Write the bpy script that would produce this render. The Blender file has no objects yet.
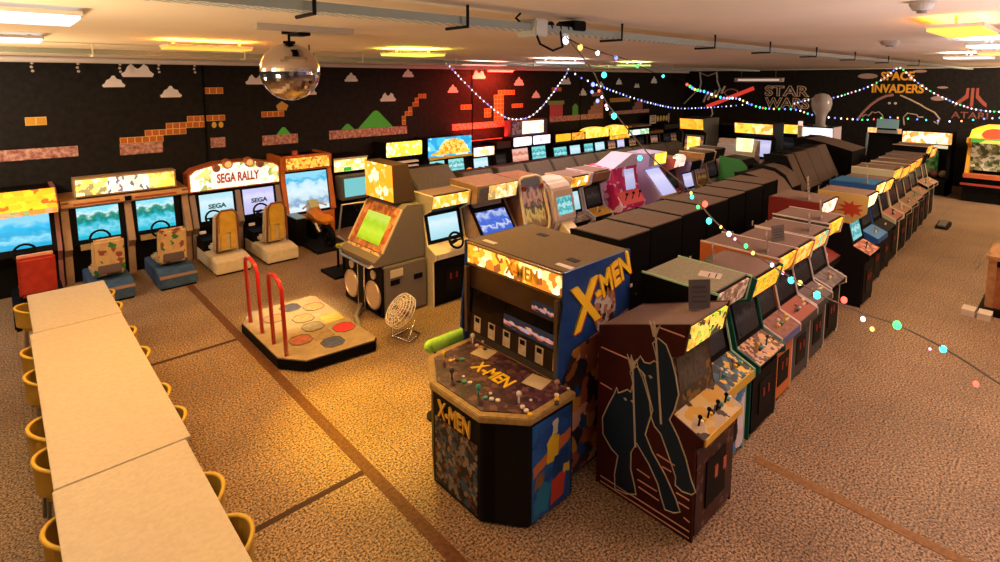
import bpy, bmesh, math, random
from mathutils import Vector, Matrix
random.seed(7)
scene = bpy.context.scene
COL = scene.collection
PI = math.pi

# ------------------------------------------------------------------ materials
_M = {}
def _new(name):
    m = bpy.data.materials.new(name); m.use_nodes = True
    nt = m.node_tree
    return m, nt, nt.nodes['Principled BSDF']
def mat(col, rough=.6, metal=0., coat=0., spec=.22):
    k = ('p', tuple(col), rough, metal, coat, spec)
    if k in _M: return _M[k]
    m, nt, b = _new('paint')
    b.inputs['Base Color'].default_value = (*col, 1)
    b.inputs['Roughness'].default_value = rough
    b.inputs['Metallic'].default_value = metal
    b.inputs['Coat Weight'].default_value = coat
    b.inputs['Specular IOR Level'].default_value = spec
    _M[k] = m
    return m
def grain(col, col2, scale=40., rough=.6, bump=0., detail=4, coat=0.):
    """two colours mixed by noise: worn laminate, wood, cloth"""
    k = ('g', tuple(col), tuple(col2), scale, rough, bump, coat)
    if k in _M: return _M[k]
    m, nt, b = _new('grain')
    tc = nt.nodes.new('ShaderNodeTexCoord'); n = nt.nodes.new('ShaderNodeTexNoise')
    n.inputs['Scale'].default_value = scale; n.inputs['Detail'].default_value = detail
    r = nt.nodes.new('ShaderNodeValToRGB')
    r.color_ramp.elements[0].position = .35; r.color_ramp.elements[0].color = (*col, 1)
    r.color_ramp.elements[1].position = .65; r.color_ramp.elements[1].color = (*col2, 1)
    nt.links.new(tc.outputs['Object'], n.inputs['Vector']); nt.links.new(n.outputs['Fac'], r.inputs['Fac'])
    nt.links.new(r.outputs['Color'], b.inputs['Base Color'])
    b.inputs['Roughness'].default_value = rough; b.inputs['Coat Weight'].default_value = coat; b.inputs['Specular IOR Level'].default_value = .22
    if bump:
        bp = nt.nodes.new('ShaderNodeBump'); bp.inputs['Strength'].default_value = bump
        nt.links.new(n.outputs['Fac'], bp.inputs['Height']); nt.links.new(bp.outputs['Normal'], b.inputs['Normal'])
    _M[k] = m
    return m
def emis(col, s=1.):
    k = ('e', tuple(col), s)
    if k in _M: return _M[k]
    m, nt, b = _new('glow')
    b.inputs['Base Color'].default_value = (*[c * .5 for c in col], 1)
    b.inputs['Emission Color'].default_value = (*col, 1)
    b.inputs['Emission Strength'].default_value = s
    _M[k] = m
    return m
def art(cols, seed=0, scale=6., s=0., rough=.4, stretch=(1, 1, 1), dist=1.5, soft=False):
    """printed artwork: blotches of the given colours; s > 0 makes it a back-lit panel"""
    k = ('a', tuple(map(tuple, cols)), seed, scale, s, stretch, soft)
    if k in _M: return _M[k]
    scale *= 1.9
    m, nt, b = _new('printed_art')
    N, L_ = nt.nodes.new, nt.links.new
    tc = N('ShaderNodeTexCoord'); mp = N('ShaderNodeMapping')
    mp.inputs['Location'].default_value = (seed * 3.17, seed * 1.31, seed * 2.03)
    mp.inputs['Scale'].default_value = stretch
    wn = N('ShaderNodeTexNoise'); wn.inputs['Scale'].default_value = scale * 1.3; wn.inputs['Detail'].default_value = 3
    ad = N('ShaderNodeVectorMath'); ad.operation = 'MULTIPLY_ADD'; ad.inputs[1].default_value = (1.1 / scale,) * 3
    vo = N('ShaderNodeTexVoronoi'); vo.inputs['Scale'].default_value = scale * 1.25
    sc_ = N('ShaderNodeSeparateColor')
    L_(tc.outputs['Object'], mp.inputs['Vector']); L_(mp.outputs['Vector'], wn.inputs['Vector'])
    L_(wn.outputs['Color'], ad.inputs[0]); L_(mp.outputs['Vector'], ad.inputs[2]); L_(ad.outputs[0], vo.inputs['Vector'])
    L_(vo.outputs['Color'], sc_.inputs[0])
    r = nt.nodes.new('ShaderNodeValToRGB'); cr = r.color_ramp
    cr.interpolation = 'LINEAR' if soft else 'CONSTANT'
    L = len(cols)
    while len(cr.elements) < L: cr.elements.new(.5)
    for i, c in enumerate(cols):
        cr.elements[i].position = i / L
        cr.elements[i].color = (*c, 1)
    nt.links.new(sc_.outputs[0], r.inputs['Fac']); nt.links.new(r.outputs['Color'], b.inputs['Base Color'])
    if s:
        nt.links.new(r.outputs['Color'], b.inputs['Emission Color']); b.inputs['Emission Strength'].default_value = s
    b.inputs['Roughness'].default_value = rough; b.inputs['Specular IOR Level'].default_value = .2
    _M[k] = m
    return m
def screen_mat(kind, s=1.):
    """picture on a lit tube, drawn over the panel's own 0..1 coordinates"""
    k = ('s', kind, s)
    if k in _M: return _M[k]
    m, nt, b = _new('screen_' + kind)
    N, Lk = nt.nodes.new, nt.links.new
    uv = N('ShaderNodeTexCoord'); sp = N('ShaderNodeSeparateXYZ'); Lk(uv.outputs['UV'], sp.inputs[0])
    n = N('ShaderNodeTexNoise'); n.inputs['Scale'].default_value = 5; n.inputs['Detail'].default_value = 3
    Lk(uv.outputs['UV'], n.inputs['Vector'])
    mx = N('ShaderNodeMath'); mx.operation = 'MULTIPLY_ADD'
    Lk(n.outputs['Fac'], mx.inputs[0]); Lk(sp.outputs['Y'], mx.inputs[2])
    r = N('ShaderNodeValToRGB'); cr = r.color_ramp; Lk(mx.outputs[0], r.inputs['Fac'])
    P = {
     'road': (.7, [(0, (.0, .32, .42)), (.35, (.02, .55, .75)), (.58, (.25, .75, .9)), (.72, (.02, .5, .65)), (.86, (.0, .22, .16)), (.97, (.05, .35, .25)), (1.08, (.75, .95, 1.)), (1.2, (.25, .8, .95))]),
     'blue': (.5, [(0, (.0, .3, .5)), (.3, (.0, .5, .85)), (.45, (.3, .8, 1.)), (.6, (.0, .45, .8)), (.8, (.0, .55, .95)), (.95, (.3, .75, .95))]),
     'pale': (.3, [(0, (.35, .7, .8)), (.5, (.55, .85, .95)), (.8, (.75, .93, 1.)), (1., (.5, .85, .95))]),
     'lilac': (.3, [(0, (.5, .5, .8)), (.5, (.65, .62, .95)), (.8, (.78, .75, 1.)), (1., (.6, .6, .95))]),
     'bike': (.55, [(0, (.55, .75, .85)), (.3, (.85, .95, 1.)), (.42, (.25, .42, .65)), (.55, (.6, .8, .9)), (.7, (.8, .95, 1.)), (.9, (.6, .88, 1.)), (1.02, (.05, .5, .85)), (1.12, (.3, .75, .95))]),
     'lime': (.35, [(0, (.35, .45, .0)), (.25, (.6, .8, .02)), (.5, (.75, .9, .05)), (.75, (.5, .75, .02)), (.95, (.7, .85, .1))]),
     'royal': (.6, [(0, (.03, .1, .6)), (.45, (.05, .15, .75)), (.58, (.8, .85, 1.)), (.64, (.05, .15, .75)), (.8, (.1, .2, .8)), (.95, (.6, .7, .95)), (1.05, (.05, .1, .6))]),
     'teal': (.8, [(0, (.0, .25, .3)), (.4, (.3, .8, .8)), (.55, (.0, .35, .4)), (.75, (.5, .9, .9)), (.9, (.0, .3, .35)), (1.1, (.2, .7, .7))]),
     'red': (.6, [(0, (.5, .12, .1)), (.4, (.9, .35, .25)), (.6, (.95, .6, .45)), (.8, (.7, .15, .1)), (1., (.9, .5, .4))]),
     'dark': (.6, [(0, (.004, .004, .005)), (.6, (.01, .01, .012)), (.75, (.03, .025, .025)), (.9, (.006, .006, .008))]),
     'gold': (.9, [(0, (.03, .02, .02)), (.45, (.25, .1, .03)), (.6, (.6, .35, .08)), (.75, (.05, .03, .03)), (.95, (.5, .2, .12)), (1.15, (.08, .05, .05))]),
     'fighter': (.9, [(0, (.005, .005, .008)), (.55, (.02, .02, .03)), (.72, (.9, .2, .04)), (.8, (.1, .4, .8)), (.85, (.9, .35, .08)), (.92, (.02, .02, .03))]),
    }[kind]
    mx.inputs[1].default_value = P[0]
    top = 1 + P[0] * .3
    while len(cr.elements) < len(P[1]): cr.elements.new(.5)
    sc = N('ShaderNodeMath'); sc.operation = 'MULTIPLY'; sc.inputs[1].default_value = 1 / 1.3
    Lk(mx.outputs[0], sc.inputs[0]); Lk(sc.outputs[0], r.inputs['Fac'])
    for i, (p, c) in enumerate(P[1]):
        cr.elements[i].position = min(1, (p + P[0] * .12) / 1.3); cr.elements[i].color = (*c, 1)
    Lk(r.outputs['Color'], b.inputs['Emission Color']); b.inputs['Emission Strength'].default_value = s
    b.inputs['Base Color'].default_value = (.01, .01, .01, 1); b.inputs['Roughness'].default_value = .2; b.inputs['Specular IOR Level'].default_value = .2
    _M[k] = m
    return m

BLACK = mat((.004, .0035, .0035), .55, spec=.08)
BLACKTOP = grain((.06, .045, .038), (.085, .063, .052), 60, .7)
DARK = mat((.008, .007, .0065), .55, spec=.1)
GREY = grain((.16, .15, .14), (.22, .2, .185), 25, .6)
LGREY = grain((.33, .3, .27), (.4, .36, .32), 25, .55)
WHITE = mat((.75, .72, .66), .5)
CREAM = grain((.6, .5, .34), (.68, .57, .4), 12, .6)
CHROME = mat((.7, .68, .65), .2, 1.)
STEEL = mat((.35, .35, .34), .35, 1.)
RED = mat((.28, .015, .01), .35)
ORANGE = mat((.62, .17, .03), .45)
WOOD = grain((.3, .14, .05), (.4, .2, .075), 14, .55)
TEAL = mat((.01, .12, .09), .5)
BLUE = mat((.02, .09, .32), .45)
TANTOP = grain((.16, .105, .085), (.21, .14, .115), 70, .75)
YEL = mat((.75, .5, .04), .5)

# ------------------------------------------------------------------ geometry collector
class MB:
    def __init__(s):
        s.b = bmesh.new(); s.uv = s.b.loops.layers.uv.new('UVMap')
    def face(s, pts):
        f = s.b.faces.new([s.b.verts.new(p) for p in pts])
        if len(pts) == 4:
            for l, t in zip(f.loops, ((0, 0), (1, 0), (1, 1), (0, 1))): l[s.uv].uv = t
        return s
    def box(s, x0, x1, y0, y1, z0, z1):
        v = [s.b.verts.new((x, y, z)) for z in (z0, z1) for y in (y0, y1) for x in (x0, x1)]
        for q in ((0, 2, 3, 1), (4, 5, 7, 6), (0, 1, 5, 4), (1, 3, 7, 5), (3, 2, 6, 7), (2, 0, 4, 6)):
            s.b.faces.new([v[i] for i in q])
        return s
    def prism(s, poly, a0, a1, axis='x'):
        """poly extruded along axis: (y,z) for x, (x,z) for y, (x,y) for z"""
        def P(p, a):
            return {'x': (a, p[0], p[1]), 'y': (p[0], a, p[1]), 'z': (p[0], p[1], a)}[axis]
        A = [s.b.verts.new(P(p, a0)) for p in poly]; B = [s.b.verts.new(P(p, a1)) for p in poly]
        n = len(poly)
        s.b.faces.new(A[::-1]); s.b.faces.new(B)
        for i in range(n):
            s.b.faces.new((A[i], A[(i + 1) % n], B[(i + 1) % n], B[i]))
        return s
    def slab(s, p0, p1, x0, x1, t):
        """flat slab whose visible face runs from (y,z) p0 (bottom) to p1 (top); t thick behind it, uv on the face"""
        dy, dz = p1[0] - p0[0], p1[1] - p0[1]; L = math.hypot(dy, dz)
        ny, nz = dz / L * t, -dy / L * t
        a = [(x0, *p0), (x1, *p0), (x1, *p1), (x0, *p1)]
        c = [(x, y + ny, z + nz) for x, y, z in a]
        s.face(a)
        s.face(c[::-1])
        for i in range(4): s.face((a[(i + 1) % 4], a[i], c[i], c[(i + 1) % 4]))
        return s
    def cyl(s, p0, p1, r0, r1=None, seg=12):
        r1 = r0 if r1 is None else r1
        p0, p1 = Vector(p0), Vector(p1); d = (p1 - p0).normalized()
        u = d.orthogonal().normalized(); w = d.cross(u)
        A, B = [], []
        for i in range(seg):
            a = 2 * PI * i / seg; o = u * math.cos(a) + w * math.sin(a)
            A.append(s.b.verts.new(p0 + o * r0)); B.append(s.b.verts.new(p1 + o * r1))
        s.b.faces.new(A[::-1]); s.b.faces.new(B)
        for i in range(seg): s.b.faces.new((A[i], A[(i + 1) % seg], B[(i + 1) % seg], B[i]))
        return s
    def tube(s, pts, r, seg=8, closed=False):
        pts = [Vector(p) for p in pts]; n = len(pts); rings = []
        prev = None
        for i, p in enumerate(pts):
            if closed: d = (pts[(i + 1) % n] - pts[i - 1])
            else: d = (pts[min(i + 1, n - 1)] - pts[max(i - 1, 0)])
            d.normalize()
            if prev is None: u = d.orthogonal().normalized()
            else:
                u = prev - d * prev.dot(d)
                u = u.normalized() if u.length > 1e-6 else d.orthogonal().normalized()
            prev = u; w = d.cross(u)
            rings.append([s.b.verts.new(p + (u * math.cos(2 * PI * k / seg) + w * math.sin(2 * PI * k / seg)) * r) for k in range(seg)])
        for i in range(n if closed else n - 1):
            A, B = rings[i], rings[(i + 1) % n]
            for k in range(seg): s.b.faces.new((A[k], A[(k + 1) % seg], B[(k + 1) % seg], B[k]))
        if not closed:
            s.b.faces.new(rings[0][::-1]); s.b.faces.new(rings[-1])
        return s
    def lathe(s, prof, c=(0, 0, 0), seg=20):
        rings = []
        for r, z in prof:
            rings.append([s.b.verts.new((c[0] + max(r, 1e-4) * math.cos(2 * PI * k / seg), c[1] + max(r, 1e-4) * math.sin(2 * PI * k / seg), c[2] + z)) for k in range(seg)])
        for A, B in zip(rings, rings[1:]):
            for k in range(seg): s.b.faces.new((A[k], A[(k + 1) % seg], B[(k + 1) % seg], B[k]))
        s.b.faces.new(rings[0][::-1]); s.b.faces.new(rings[-1])
        return s
    def ball(s, c, r, seg=12, rings=8, sc=(1, 1, 1)):
        m = Matrix.Translation(c) @ Matrix.Diagonal((r * sc[0], r * sc[1], r * sc[2], 1))
        bmesh.ops.create_uvsphere(s.b, u_segments=seg, v_segments=rings, radius=1, matrix=m)
        return s
    def rot(s, a, axis='Z', c=(0, 0, 0)):
        bmesh.ops.rotate(s.b, verts=s.b.verts, cent=c, matrix=Matrix.Rotation(a, 3, axis)); return s
    def obj(s, name, m, parent=None, smooth=False, bevel=0.):
        bmesh.ops.recalc_face_normals(s.b, faces=s.b.faces)
        if bevel: bmesh.ops.bevel(s.b, geom=list(s.b.edges), offset=bevel, segments=2, affect='EDGES', clamp_overlap=True)
        me = bpy.data.meshes.new(name); s.b.to_mesh(me); s.b.free()
        if smooth:
            for p in me.polygons: p.use_smooth = True
        o = bpy.data.objects.new(name, me); COL.objects.link(o)
        me.materials.append(m)
        if parent: o.parent = parent
        return o
def tag(o, label, cat, group=None):
    o['label'] = label; o['category'] = cat
    if group: o['group'] = group
    return o
def thing(name, label, cat, loc, rz=0., group=None):
    o = bpy.data.objects.new(name, None); COL.objects.link(o)
    o.empty_display_size = .1
    o.location = loc; o.rotation_euler = (0, 0, rz)
    return tag(o, label, cat, group)
def struct(o): o['kind'] = 'structure'; return o
def text(name, body, m, parent, loc, w, h, normal='-y', ext=.004, bold=0., outline=0., tilt=0., roll=0., shear=0.):
    """raised lettering fitted to w x h, centred on loc; its face looks along normal"""
    c = bpy.data.curves.new('t', 'FONT'); c.body = body; c.align_x = 'CENTER'; c.align_y = 'CENTER'
    c.extrude = .02; c.offset = bold; c.shear = shear; c.resolution_u = 3
    if outline: c.fill_mode = 'NONE'; c.bevel_depth = outline; c.bevel_resolution = 0; c.extrude = 0
    t = bpy.data.objects.new('t', c); COL.objects.link(t)
    bpy.context.view_layer.update()
    me = bpy.data.meshes.new_from_object(t.evaluated_get(bpy.context.evaluated_depsgraph_get()))
    bpy.data.objects.remove(t); bpy.data.curves.remove(c)
    xs = [v.co.x for v in me.vertices]; ys = [v.co.y for v in me.vertices]; zs = [v.co.z for v in me.vertices]
    cx, cy = (max(xs) + min(xs)) / 2, (max(ys) + min(ys)) / 2
    sx, sy = w / (max(xs) - min(xs)), h / (max(ys) - min(ys)); sz = ext / max(max(zs), 1e-4)
    R = {'-y': Matrix.Rotation(PI / 2, 4, 'X'), '-x': Matrix.Rotation(-PI / 2, 4, 'Z') @ Matrix.Rotation(PI / 2, 4, 'X'),
         'z': Matrix.Identity(4), 'z-x': Matrix.Rotation(-PI / 2, 4, 'Z')}[normal]
    T = Matrix.Translation(loc) @ R @ Matrix.Rotation(tilt, 4, 'X') @ Matrix.Rotation(roll, 4, 'Z')
    for v in me.vertices: v.co = T @ Vector(((v.co.x - cx) * sx, (v.co.y - cy) * sy, v.co.z * sz))
    me.materials.clear(); me.materials.append(m)
    o = bpy.data.objects.new(name, me); COL.objects.link(o); o.parent = parent
    return o

# ------------------------------------------------------------------ room
ZC = 4.03
def floor_mat():
    m, nt, b = _new('speckled_floor'); N, L = nt.nodes.new, nt.links.new
    g = N('ShaderNodeNewGeometry')
    n1 = N('ShaderNodeTexNoise'); n1.inputs['Scale'].default_value = 52; n1.inputs['Detail'].default_value = 3; n1.inputs['Roughness'].default_value = .7
    n2 = N('ShaderNodeTexNoise'); n2.inputs['Scale'].default_value = 1.1; n2.inputs['Detail'].default_value = 4
    br = N('ShaderNodeTexBrick'); br.offset = 0; br.inputs['Scale'].default_value = 1
    br.inputs['Brick Width'].default_value = .6; br.inputs['Row Height'].default_value = .6
    br.inputs['Mortar Size'].default_value = .006; br.inputs['Color1'].default_value = (1, 1, 1, 1); br.inputs['Color2'].default_value = (.94, .94, .94, 1); br.inputs['Mortar'].default_value = (.72, .72, .72, 1)
    for n in (n1, n2, br): L(g.outputs['Position'], n.inputs['Vector'])
    r = N('ShaderNodeValToRGB'); cr = r.color_ramp
    cr.elements[0].position = .4; cr.elements[0].color = (.014, .009, .006, 1)
    cr.elements[1].position = .62; cr.elements[1].color = (.56, .37, .21, 1)
    e = cr.elements.new(.48); e.color = (.23, .145, .08, 1)
    L(n1.outputs['Fac'], r.inputs['Fac'])
    r2 = N('ShaderNodeValToRGB'); r2.color_ramp.elements[0].position = .3; r2.color_ramp.elements[0].color = (.72, .7, .7, 1); r2.color_ramp.elements[1].position = .65
    L(n2.outputs['Fac'], r2.inputs['Fac'])
    m1 = N('ShaderNodeMix'); m1.data_type = 'RGBA'; m1.blend_type = 'MULTIPLY'; m1.inputs[0].default_value = 1
    m2 = N('ShaderNodeMix'); m2.data_type = 'RGBA'; m2.blend_type = 'MULTIPLY'; m2.inputs[0].default_value = 1
    L(r.outputs['Color'], m1.inputs[6]); L(r2.outputs['Color'], m1.inputs[7])
    L(m1.outputs[2], m2.inputs[6]); L(br.outputs['Color'], m2.inputs[7]); L(m2.outputs[2], b.inputs['Base Color'])
    b.inputs['Roughness'].default_value = .5; b.inputs['Specular IOR Level'].default_value = .35
    bp = N('ShaderNodeBump'); bp.inputs['Strength'].default_value = .25; bp.inputs['Distance'].default_value = .01
    L(n1.outputs['Fac'], bp.inputs['Height']); L(bp.outputs['Normal'], b.inputs['Normal'])
    return m
fl = struct(MB().box(-5, 25, -9, 13.1, -.1, 0).obj('floor', floor_mat()))
STRIP = grain((.08, .035, .015), (.15, .06, .022), 30, .6)
MB().box(2.25, 2.36, -8, 12.6, 0, .004).obj('floor_strip', STRIP, fl)
MB().box(5.04, 5.14, -8, 1.9, 0, .004).obj('floor_strip', grain((.2, .1, .035), (.3, .15, .05), 30, .6), fl)
for y in (4.28, 7.82):
    MB().box(.2, 2.25, y - .03, y + .03, 0, .003).obj('floor_joint', mat((.06, .03, .02), .8), fl)
CEIL = grain((.78, .68, .56), (.83, .73, .6), 1.2, .8)
cl = struct(MB().box(-5, 25, -9, 13.1, ZC, ZC + .1).obj('ceiling', CEIL))
WALLM = grain((.008, .006, .005), (.016, .013, .01), 9, .7)
wl = struct(MB().box(-5, 25, 13., 13.15, 0, ZC).obj('wall_left', WALLM))
wf = struct(MB().box(24., 24.15, -9, 13., 0, ZC).obj('wall_far', WALLM))
for i, x in enumerate((3.35, 10.9, 16.2)):
    MB().box(x - .02, x + .02, 12.985, 13., 0, ZC).obj('seam_batten', BLACK, wl)
struct(MB().box(-5, 24., 12.9, 13., 0, .1).obj('baseboard_left', BLACK))
struct(MB().box(23.9, 24., -9, 12.9, 0, .1).obj('baseboard_far', BLACK))
struct(MB().box(-5, 24, 12.86, 13., ZC - .05, ZC).obj('trim_1', mat((.7, .62, .52), .6)))
struct(MB().box(23.86, 24, -9, 12.86, ZC - .03, ZC).obj('trim_2', mat((.7, .62, .52), .6)))

# painted and vinyl pictures on the left wall (Y = 13 face), real flat stickers 4 mm proud
YW = 13.
def wpoly(name, pts, m, t=.004): return MB().prism(pts, YW - t, YW + .002, 'y').obj(name, m, wl)
def blocks(name, x0, z0, nx, nz, s, m, m2):
    b = MB()
    for i in range(nx):
        for j in range(nz):
            b.box(x0 + i * s + .008, x0 + (i + 1) * s - .008, YW - .006, YW, z0 + j * s + .008, z0 + (j + 1) * s - .008)
    o = b.obj(name, m, wl)
    MB().box(x0, x0 + nx * s, YW - .003, YW + .002, z0, z0 + nz * s).obj('block_border', m2, o)
    return o
PINKW = mat((.95, .86, .8), .7); PALEB = mat((.8, .85, .82), .7)
OBR = mat((.62, .17, .03), .7); OBR2 = mat((1., .66, .25), .7); BRK = grain((.35, .1, .07), (.75, .45, .36), 14, .7)
def cloud(x, z, w=.3, m=PINKW, two=False):
    pts = [(-.5, .0), (.5, 0), (.56, .12), (.42, .25), (.36, .42)]
    pts += [(.22, .52), (.1, .38), (0, .32), (-.1, .4), (-.2, .54)] if two else [(.16, .48), (.06, .66), (-.06, .66), (-.16, .5)]
    pts += [(-.34, .4), (-.42, .22), (-.56, .12)]
    return wpoly('cloud_mural', [(x + p[0] * w, z + p[1] * w) for p in pts], m)
for x, z, w, tw in ((1.76, 3.46, .34, 0), (2.17, 3.66, .5, 1), (2.73, 3.24, .36, 0), (4.45, 3.5, .42, 1), (5.7, 3.24, .34, 0)):
    cloud(x, z, w, PINKW, tw)
for x, z, w, tw in ((6.83, 3.56, .34, 0), (7.91, 3.02, .45, 1), (8.57, 3.68, .34, 0), (17.47, 3.32, .34, 0), (18.67, 3.42, .38, 0), (16.36, 3.02, .4, 0), (19.97, 3.28, .36, 1), (15.36, 3.44, .5, 1), (21.29, 3.46, .45, 0)):
    cloud(x, z, w, PALEB, tw)
for x, z, w, tw in ((10.15, 3.22, .36, 0), (11.18, 3.64, .5, 1), (12.95, 3.42, .42, 0), (13.78, 2.98, .38, 0)):
    cloud(x, z, w, PINKW, tw)
def strip(x0, x1, z0, z1, m=BRK): return wpoly('brick_strip_mural', [(x0, z0), (x1, z0), (x1, z1), (x0, z1)], m)
for a in ((-1.5, 1.12, 2.16, 2.36), (1.78, 2.52, 2.11, 2.33), (3.43, 3.73, 2.12, 2.34), (4.53, 5.37, 2.08, 2.31), (6.18, 8.5, 2.1, 2.32), (10.1, 12.62, 2.08, 2.27), (14.5, 17.64, 2.1, 2.3), (18.04, 20.96, 2.2, 2.35)): strip(*a)
blocks('block_mural', .4, 2.78, 2, 1, .15, mat((.75, .38, .04), .7), OBR2)
S_ = .125
for x, z, n in ((1.79, 2.335, 6), (2.22, 2.46, 6), (2.6, 2.585, 6), (3.0, 2.71, 6)): blocks('block_mural', x, z, n, 1, S_, OBR, OBR2)
blocks('block_mural', 3.33, 3.3, 3, 1, .137, OBR, OBR2)
for x in (3.52, 3.66): wpoly('coin_mural', [(x + .05 * math.cos(a * PI / 5), 2.62 + .07 * math.sin(a * PI / 5)) for a in range(10)], mat((.75, .5, .1), .7))
blocks('block_mural', 4.54, 2.74, 4, 1, .13, OBR, OBR2)
wpoly('bush_mural', [(4.92, 2.88), (5.12, 2.88), (5.17, 3.), (5.02, 3.1), (4.88, 3.)], mat((.7, .38, .08), .7))
GRN = mat((.1, .6, .08), .7)
wpoly('hill_mural', [(4.86, 2.31), (5.2, 2.31), (5.06, 2.48), (5.0, 2.48)], GRN)
wpoly('hill_mural', [(6.98, 2.325), (8.04, 2.325), (7.6, 2.76), (7.52, 2.79), (7.44, 2.76)], GRN)
wpoly('hill_mural', [(6.5, 2.325), (6.88, 2.325), (6.72, 2.47), (6.65, 2.47)], GRN)
for x, z, n in ((8.34, 2.35, 2), (8.44, 2.6, 1), (8.56, 2.6, 2), (8.7, 2.85, 1), (8.78, 2.85, 2), (8.9, 3.08, 1), (9.05, 3.08, 1)):
    blocks('block_mural', x, z, 1, n, .125, OBR, OBR2)
blocks('block_mural', 10.45, 2.7, 3, 1, .14, OBR, OBR2)
blocks('block_mural', 11.82, 2.28, 3, 6, .14, OBR, OBR2); blocks('block_mural', 12.0, 3.12, 5, 1, .15, OBR, OBR2)
blocks('block_mural', 12.62, 2.68, 4, 1, .13, OBR, OBR2); blocks('block_mural', 11.4, 2.42, 2, 2, .14, OBR, OBR2)
wpoly('post_mural', [(14.5, 2.3), (15.2, 2.3), (15.2, 2.72), (14.5, 2.72)], mat((.55, .1, .12), .7))
wpoly('post_cap_mural', [(14.42, 2.72), (15.28, 2.72), (15.28, 2.86), (14.42, 2.86)], mat((.25, .4, .1), .7))
wpoly('post_mural', [(15.75, 2.3), (16.08, 2.3), (16.08, 2.62), (15.95, 2.72), (15.88, 2.72), (15.75, 2.62)], mat((.12, .4, .08), .7))
for k in range(4): blocks('block_mural', 16.7 + .16 * k, 2.3 + .15 * k, 6 - k, 1, .155, mat((.4, .2, .14), .7), BRK)
blocks('block_mural', 18.08, 2.72, 9, 1, .155, mat((.5, .28, .06), .7), OBR2)
blocks('block_mural', 16.9, 2.98, 4, 1, .15, mat((.4, .2, .14), .7), BRK); blocks('block_mural', 14.6, 3.2, 4, 1, .13, OBR, OBR2)
for k in range(3): blocks('block_mural', 19.7 + .15 * k, 2.35 + .15 * k, 5 - k, 1, .15, mat((.3, .13, .1), .7), BRK)

# pictures on the far wall (X = 24 face)
XW = 24.
def fs(y, z): return (y * 1.0256, 3.6 + (z - 3.6) * 1.0256)
def ftube(name, pts, m, r=.03, closed=False):
    return MB().tube([(XW - .01, *fs(*p)) for p in pts], r, 6, closed).obj(name, m, wf)
OUT = mat((.85, .62, .45), .7)
y0, z0 = fs(8.26, 3.16); text('lettering', 'STAR', OUT, wf, (XW - .03, y0, z0), 1.75, .45, '-x', .012, .02, .03)
y0, z0 = fs(8.24, 2.68); text('lettering', 'WARS', OUT, wf, (XW - .03, y0, z0), 1.75, .45, '-x', .012, .02, .03)
GOLD = mat((.95, .45, .04), .6)
y0, z0 = fs(4.62, 3.74); text('lettering', 'SPACE', GOLD, wf, (XW - .02, y0, z0), 1.0, .32, '-x', .02, .03)
y0, z0 = fs(4.6, 3.3); text('lettering', 'INVADERS', GOLD, wf, (XW - .02, y0, z0), 1.55, .32, '-x', .02, .03)
y0, z0 = fs(2.6, 2.45); text('lettering', 'ATARI', mat((.3, .1, .08), .7), wf, (XW - .02, y0, z0), .95, .22, '-x', .01, .01)
AR = mat((.4, .1, .07), .7)
for pts in ([(2.61, 3.34), (2.53, 3.34), (2.53, 2.74), (2.61, 2.74)], [(2.72, 3.34), (2.66, 3.34), (2.66, 3.02), (2.9, 2.8), (3.0, 2.72), (3.0, 2.84), (2.86, 2.98), (2.74, 3.12)], [(2.42, 3.34), (2.48, 3.34), (2.48, 3.02), (2.3, 2.8), (2.2, 2.72), (2.2, 2.84), (2.32, 2.98), (2.41, 3.12)]):
    MB().prism([fs(*p) for p in pts], XW - .01, XW + .002, 'x').obj('emblem_mural', AR, wf)
ftube('arch_mural', [(5.73, 2.17), (5.6, 2.4), (5.38, 2.69), (5.15, 2.9), (4.92, 3.03), (4.7, 3.08)], mat((0.48, 0.22, 0.18), .7), .05)
ftube('arch_mural', [(4.5, 3.07), (4.2, 2.92), (3.9, 2.75), (3.77, 2.65), (3.5, 2.5), (3.36, 2.3), (3.4, 2.12), (3.5, 2.2)], mat((0.63, 0.51, 0.33), .7), .028)
ftube('creature_outline_mural', [(4.32, 2.02), (4.36, 2.3), (4.25, 2.45), (4.1, 2.42), (3.98, 2.4), (3.95, 2.33), (3.8, 2.33)], mat((0.63, 0.51, 0.39), .7), .022)
ftube('creature_outline_mural', [(5.6, 2.25), (5.5, 2.35), (5.4, 2.3), (5.3, 2.45), (5.2, 2.42), (5.1, 2.46), (4.98, 2.35), (4.95, 2.2)], mat((0.54, 0.42, 0.33), .7), .022)
for y in (4.8, 4.62): MB().cyl((XW - .012, *fs(y, 2.78)), (XW, *fs(y, 2.78)), .045).obj('eye_mural', mat((.8, .75, .6), .6), wf)
PK = mat((.45, .3, .25), .7)
for c, rx, rz in (((5.52, 3.74), .32, .1), ((3.45, 2.98), .2, .08), ((3.35, 3.35), .15, .04), ((4., 3.9), .2, .05)):
    MB().prism([(fs(*c)[0] + rx * math.cos(a * PI / 8), fs(*c)[1] + rz * math.sin(a * PI / 8)) for a in range(16)], XW - .008, XW + .002, 'x').obj('saucer_mural', PK, wf)
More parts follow.
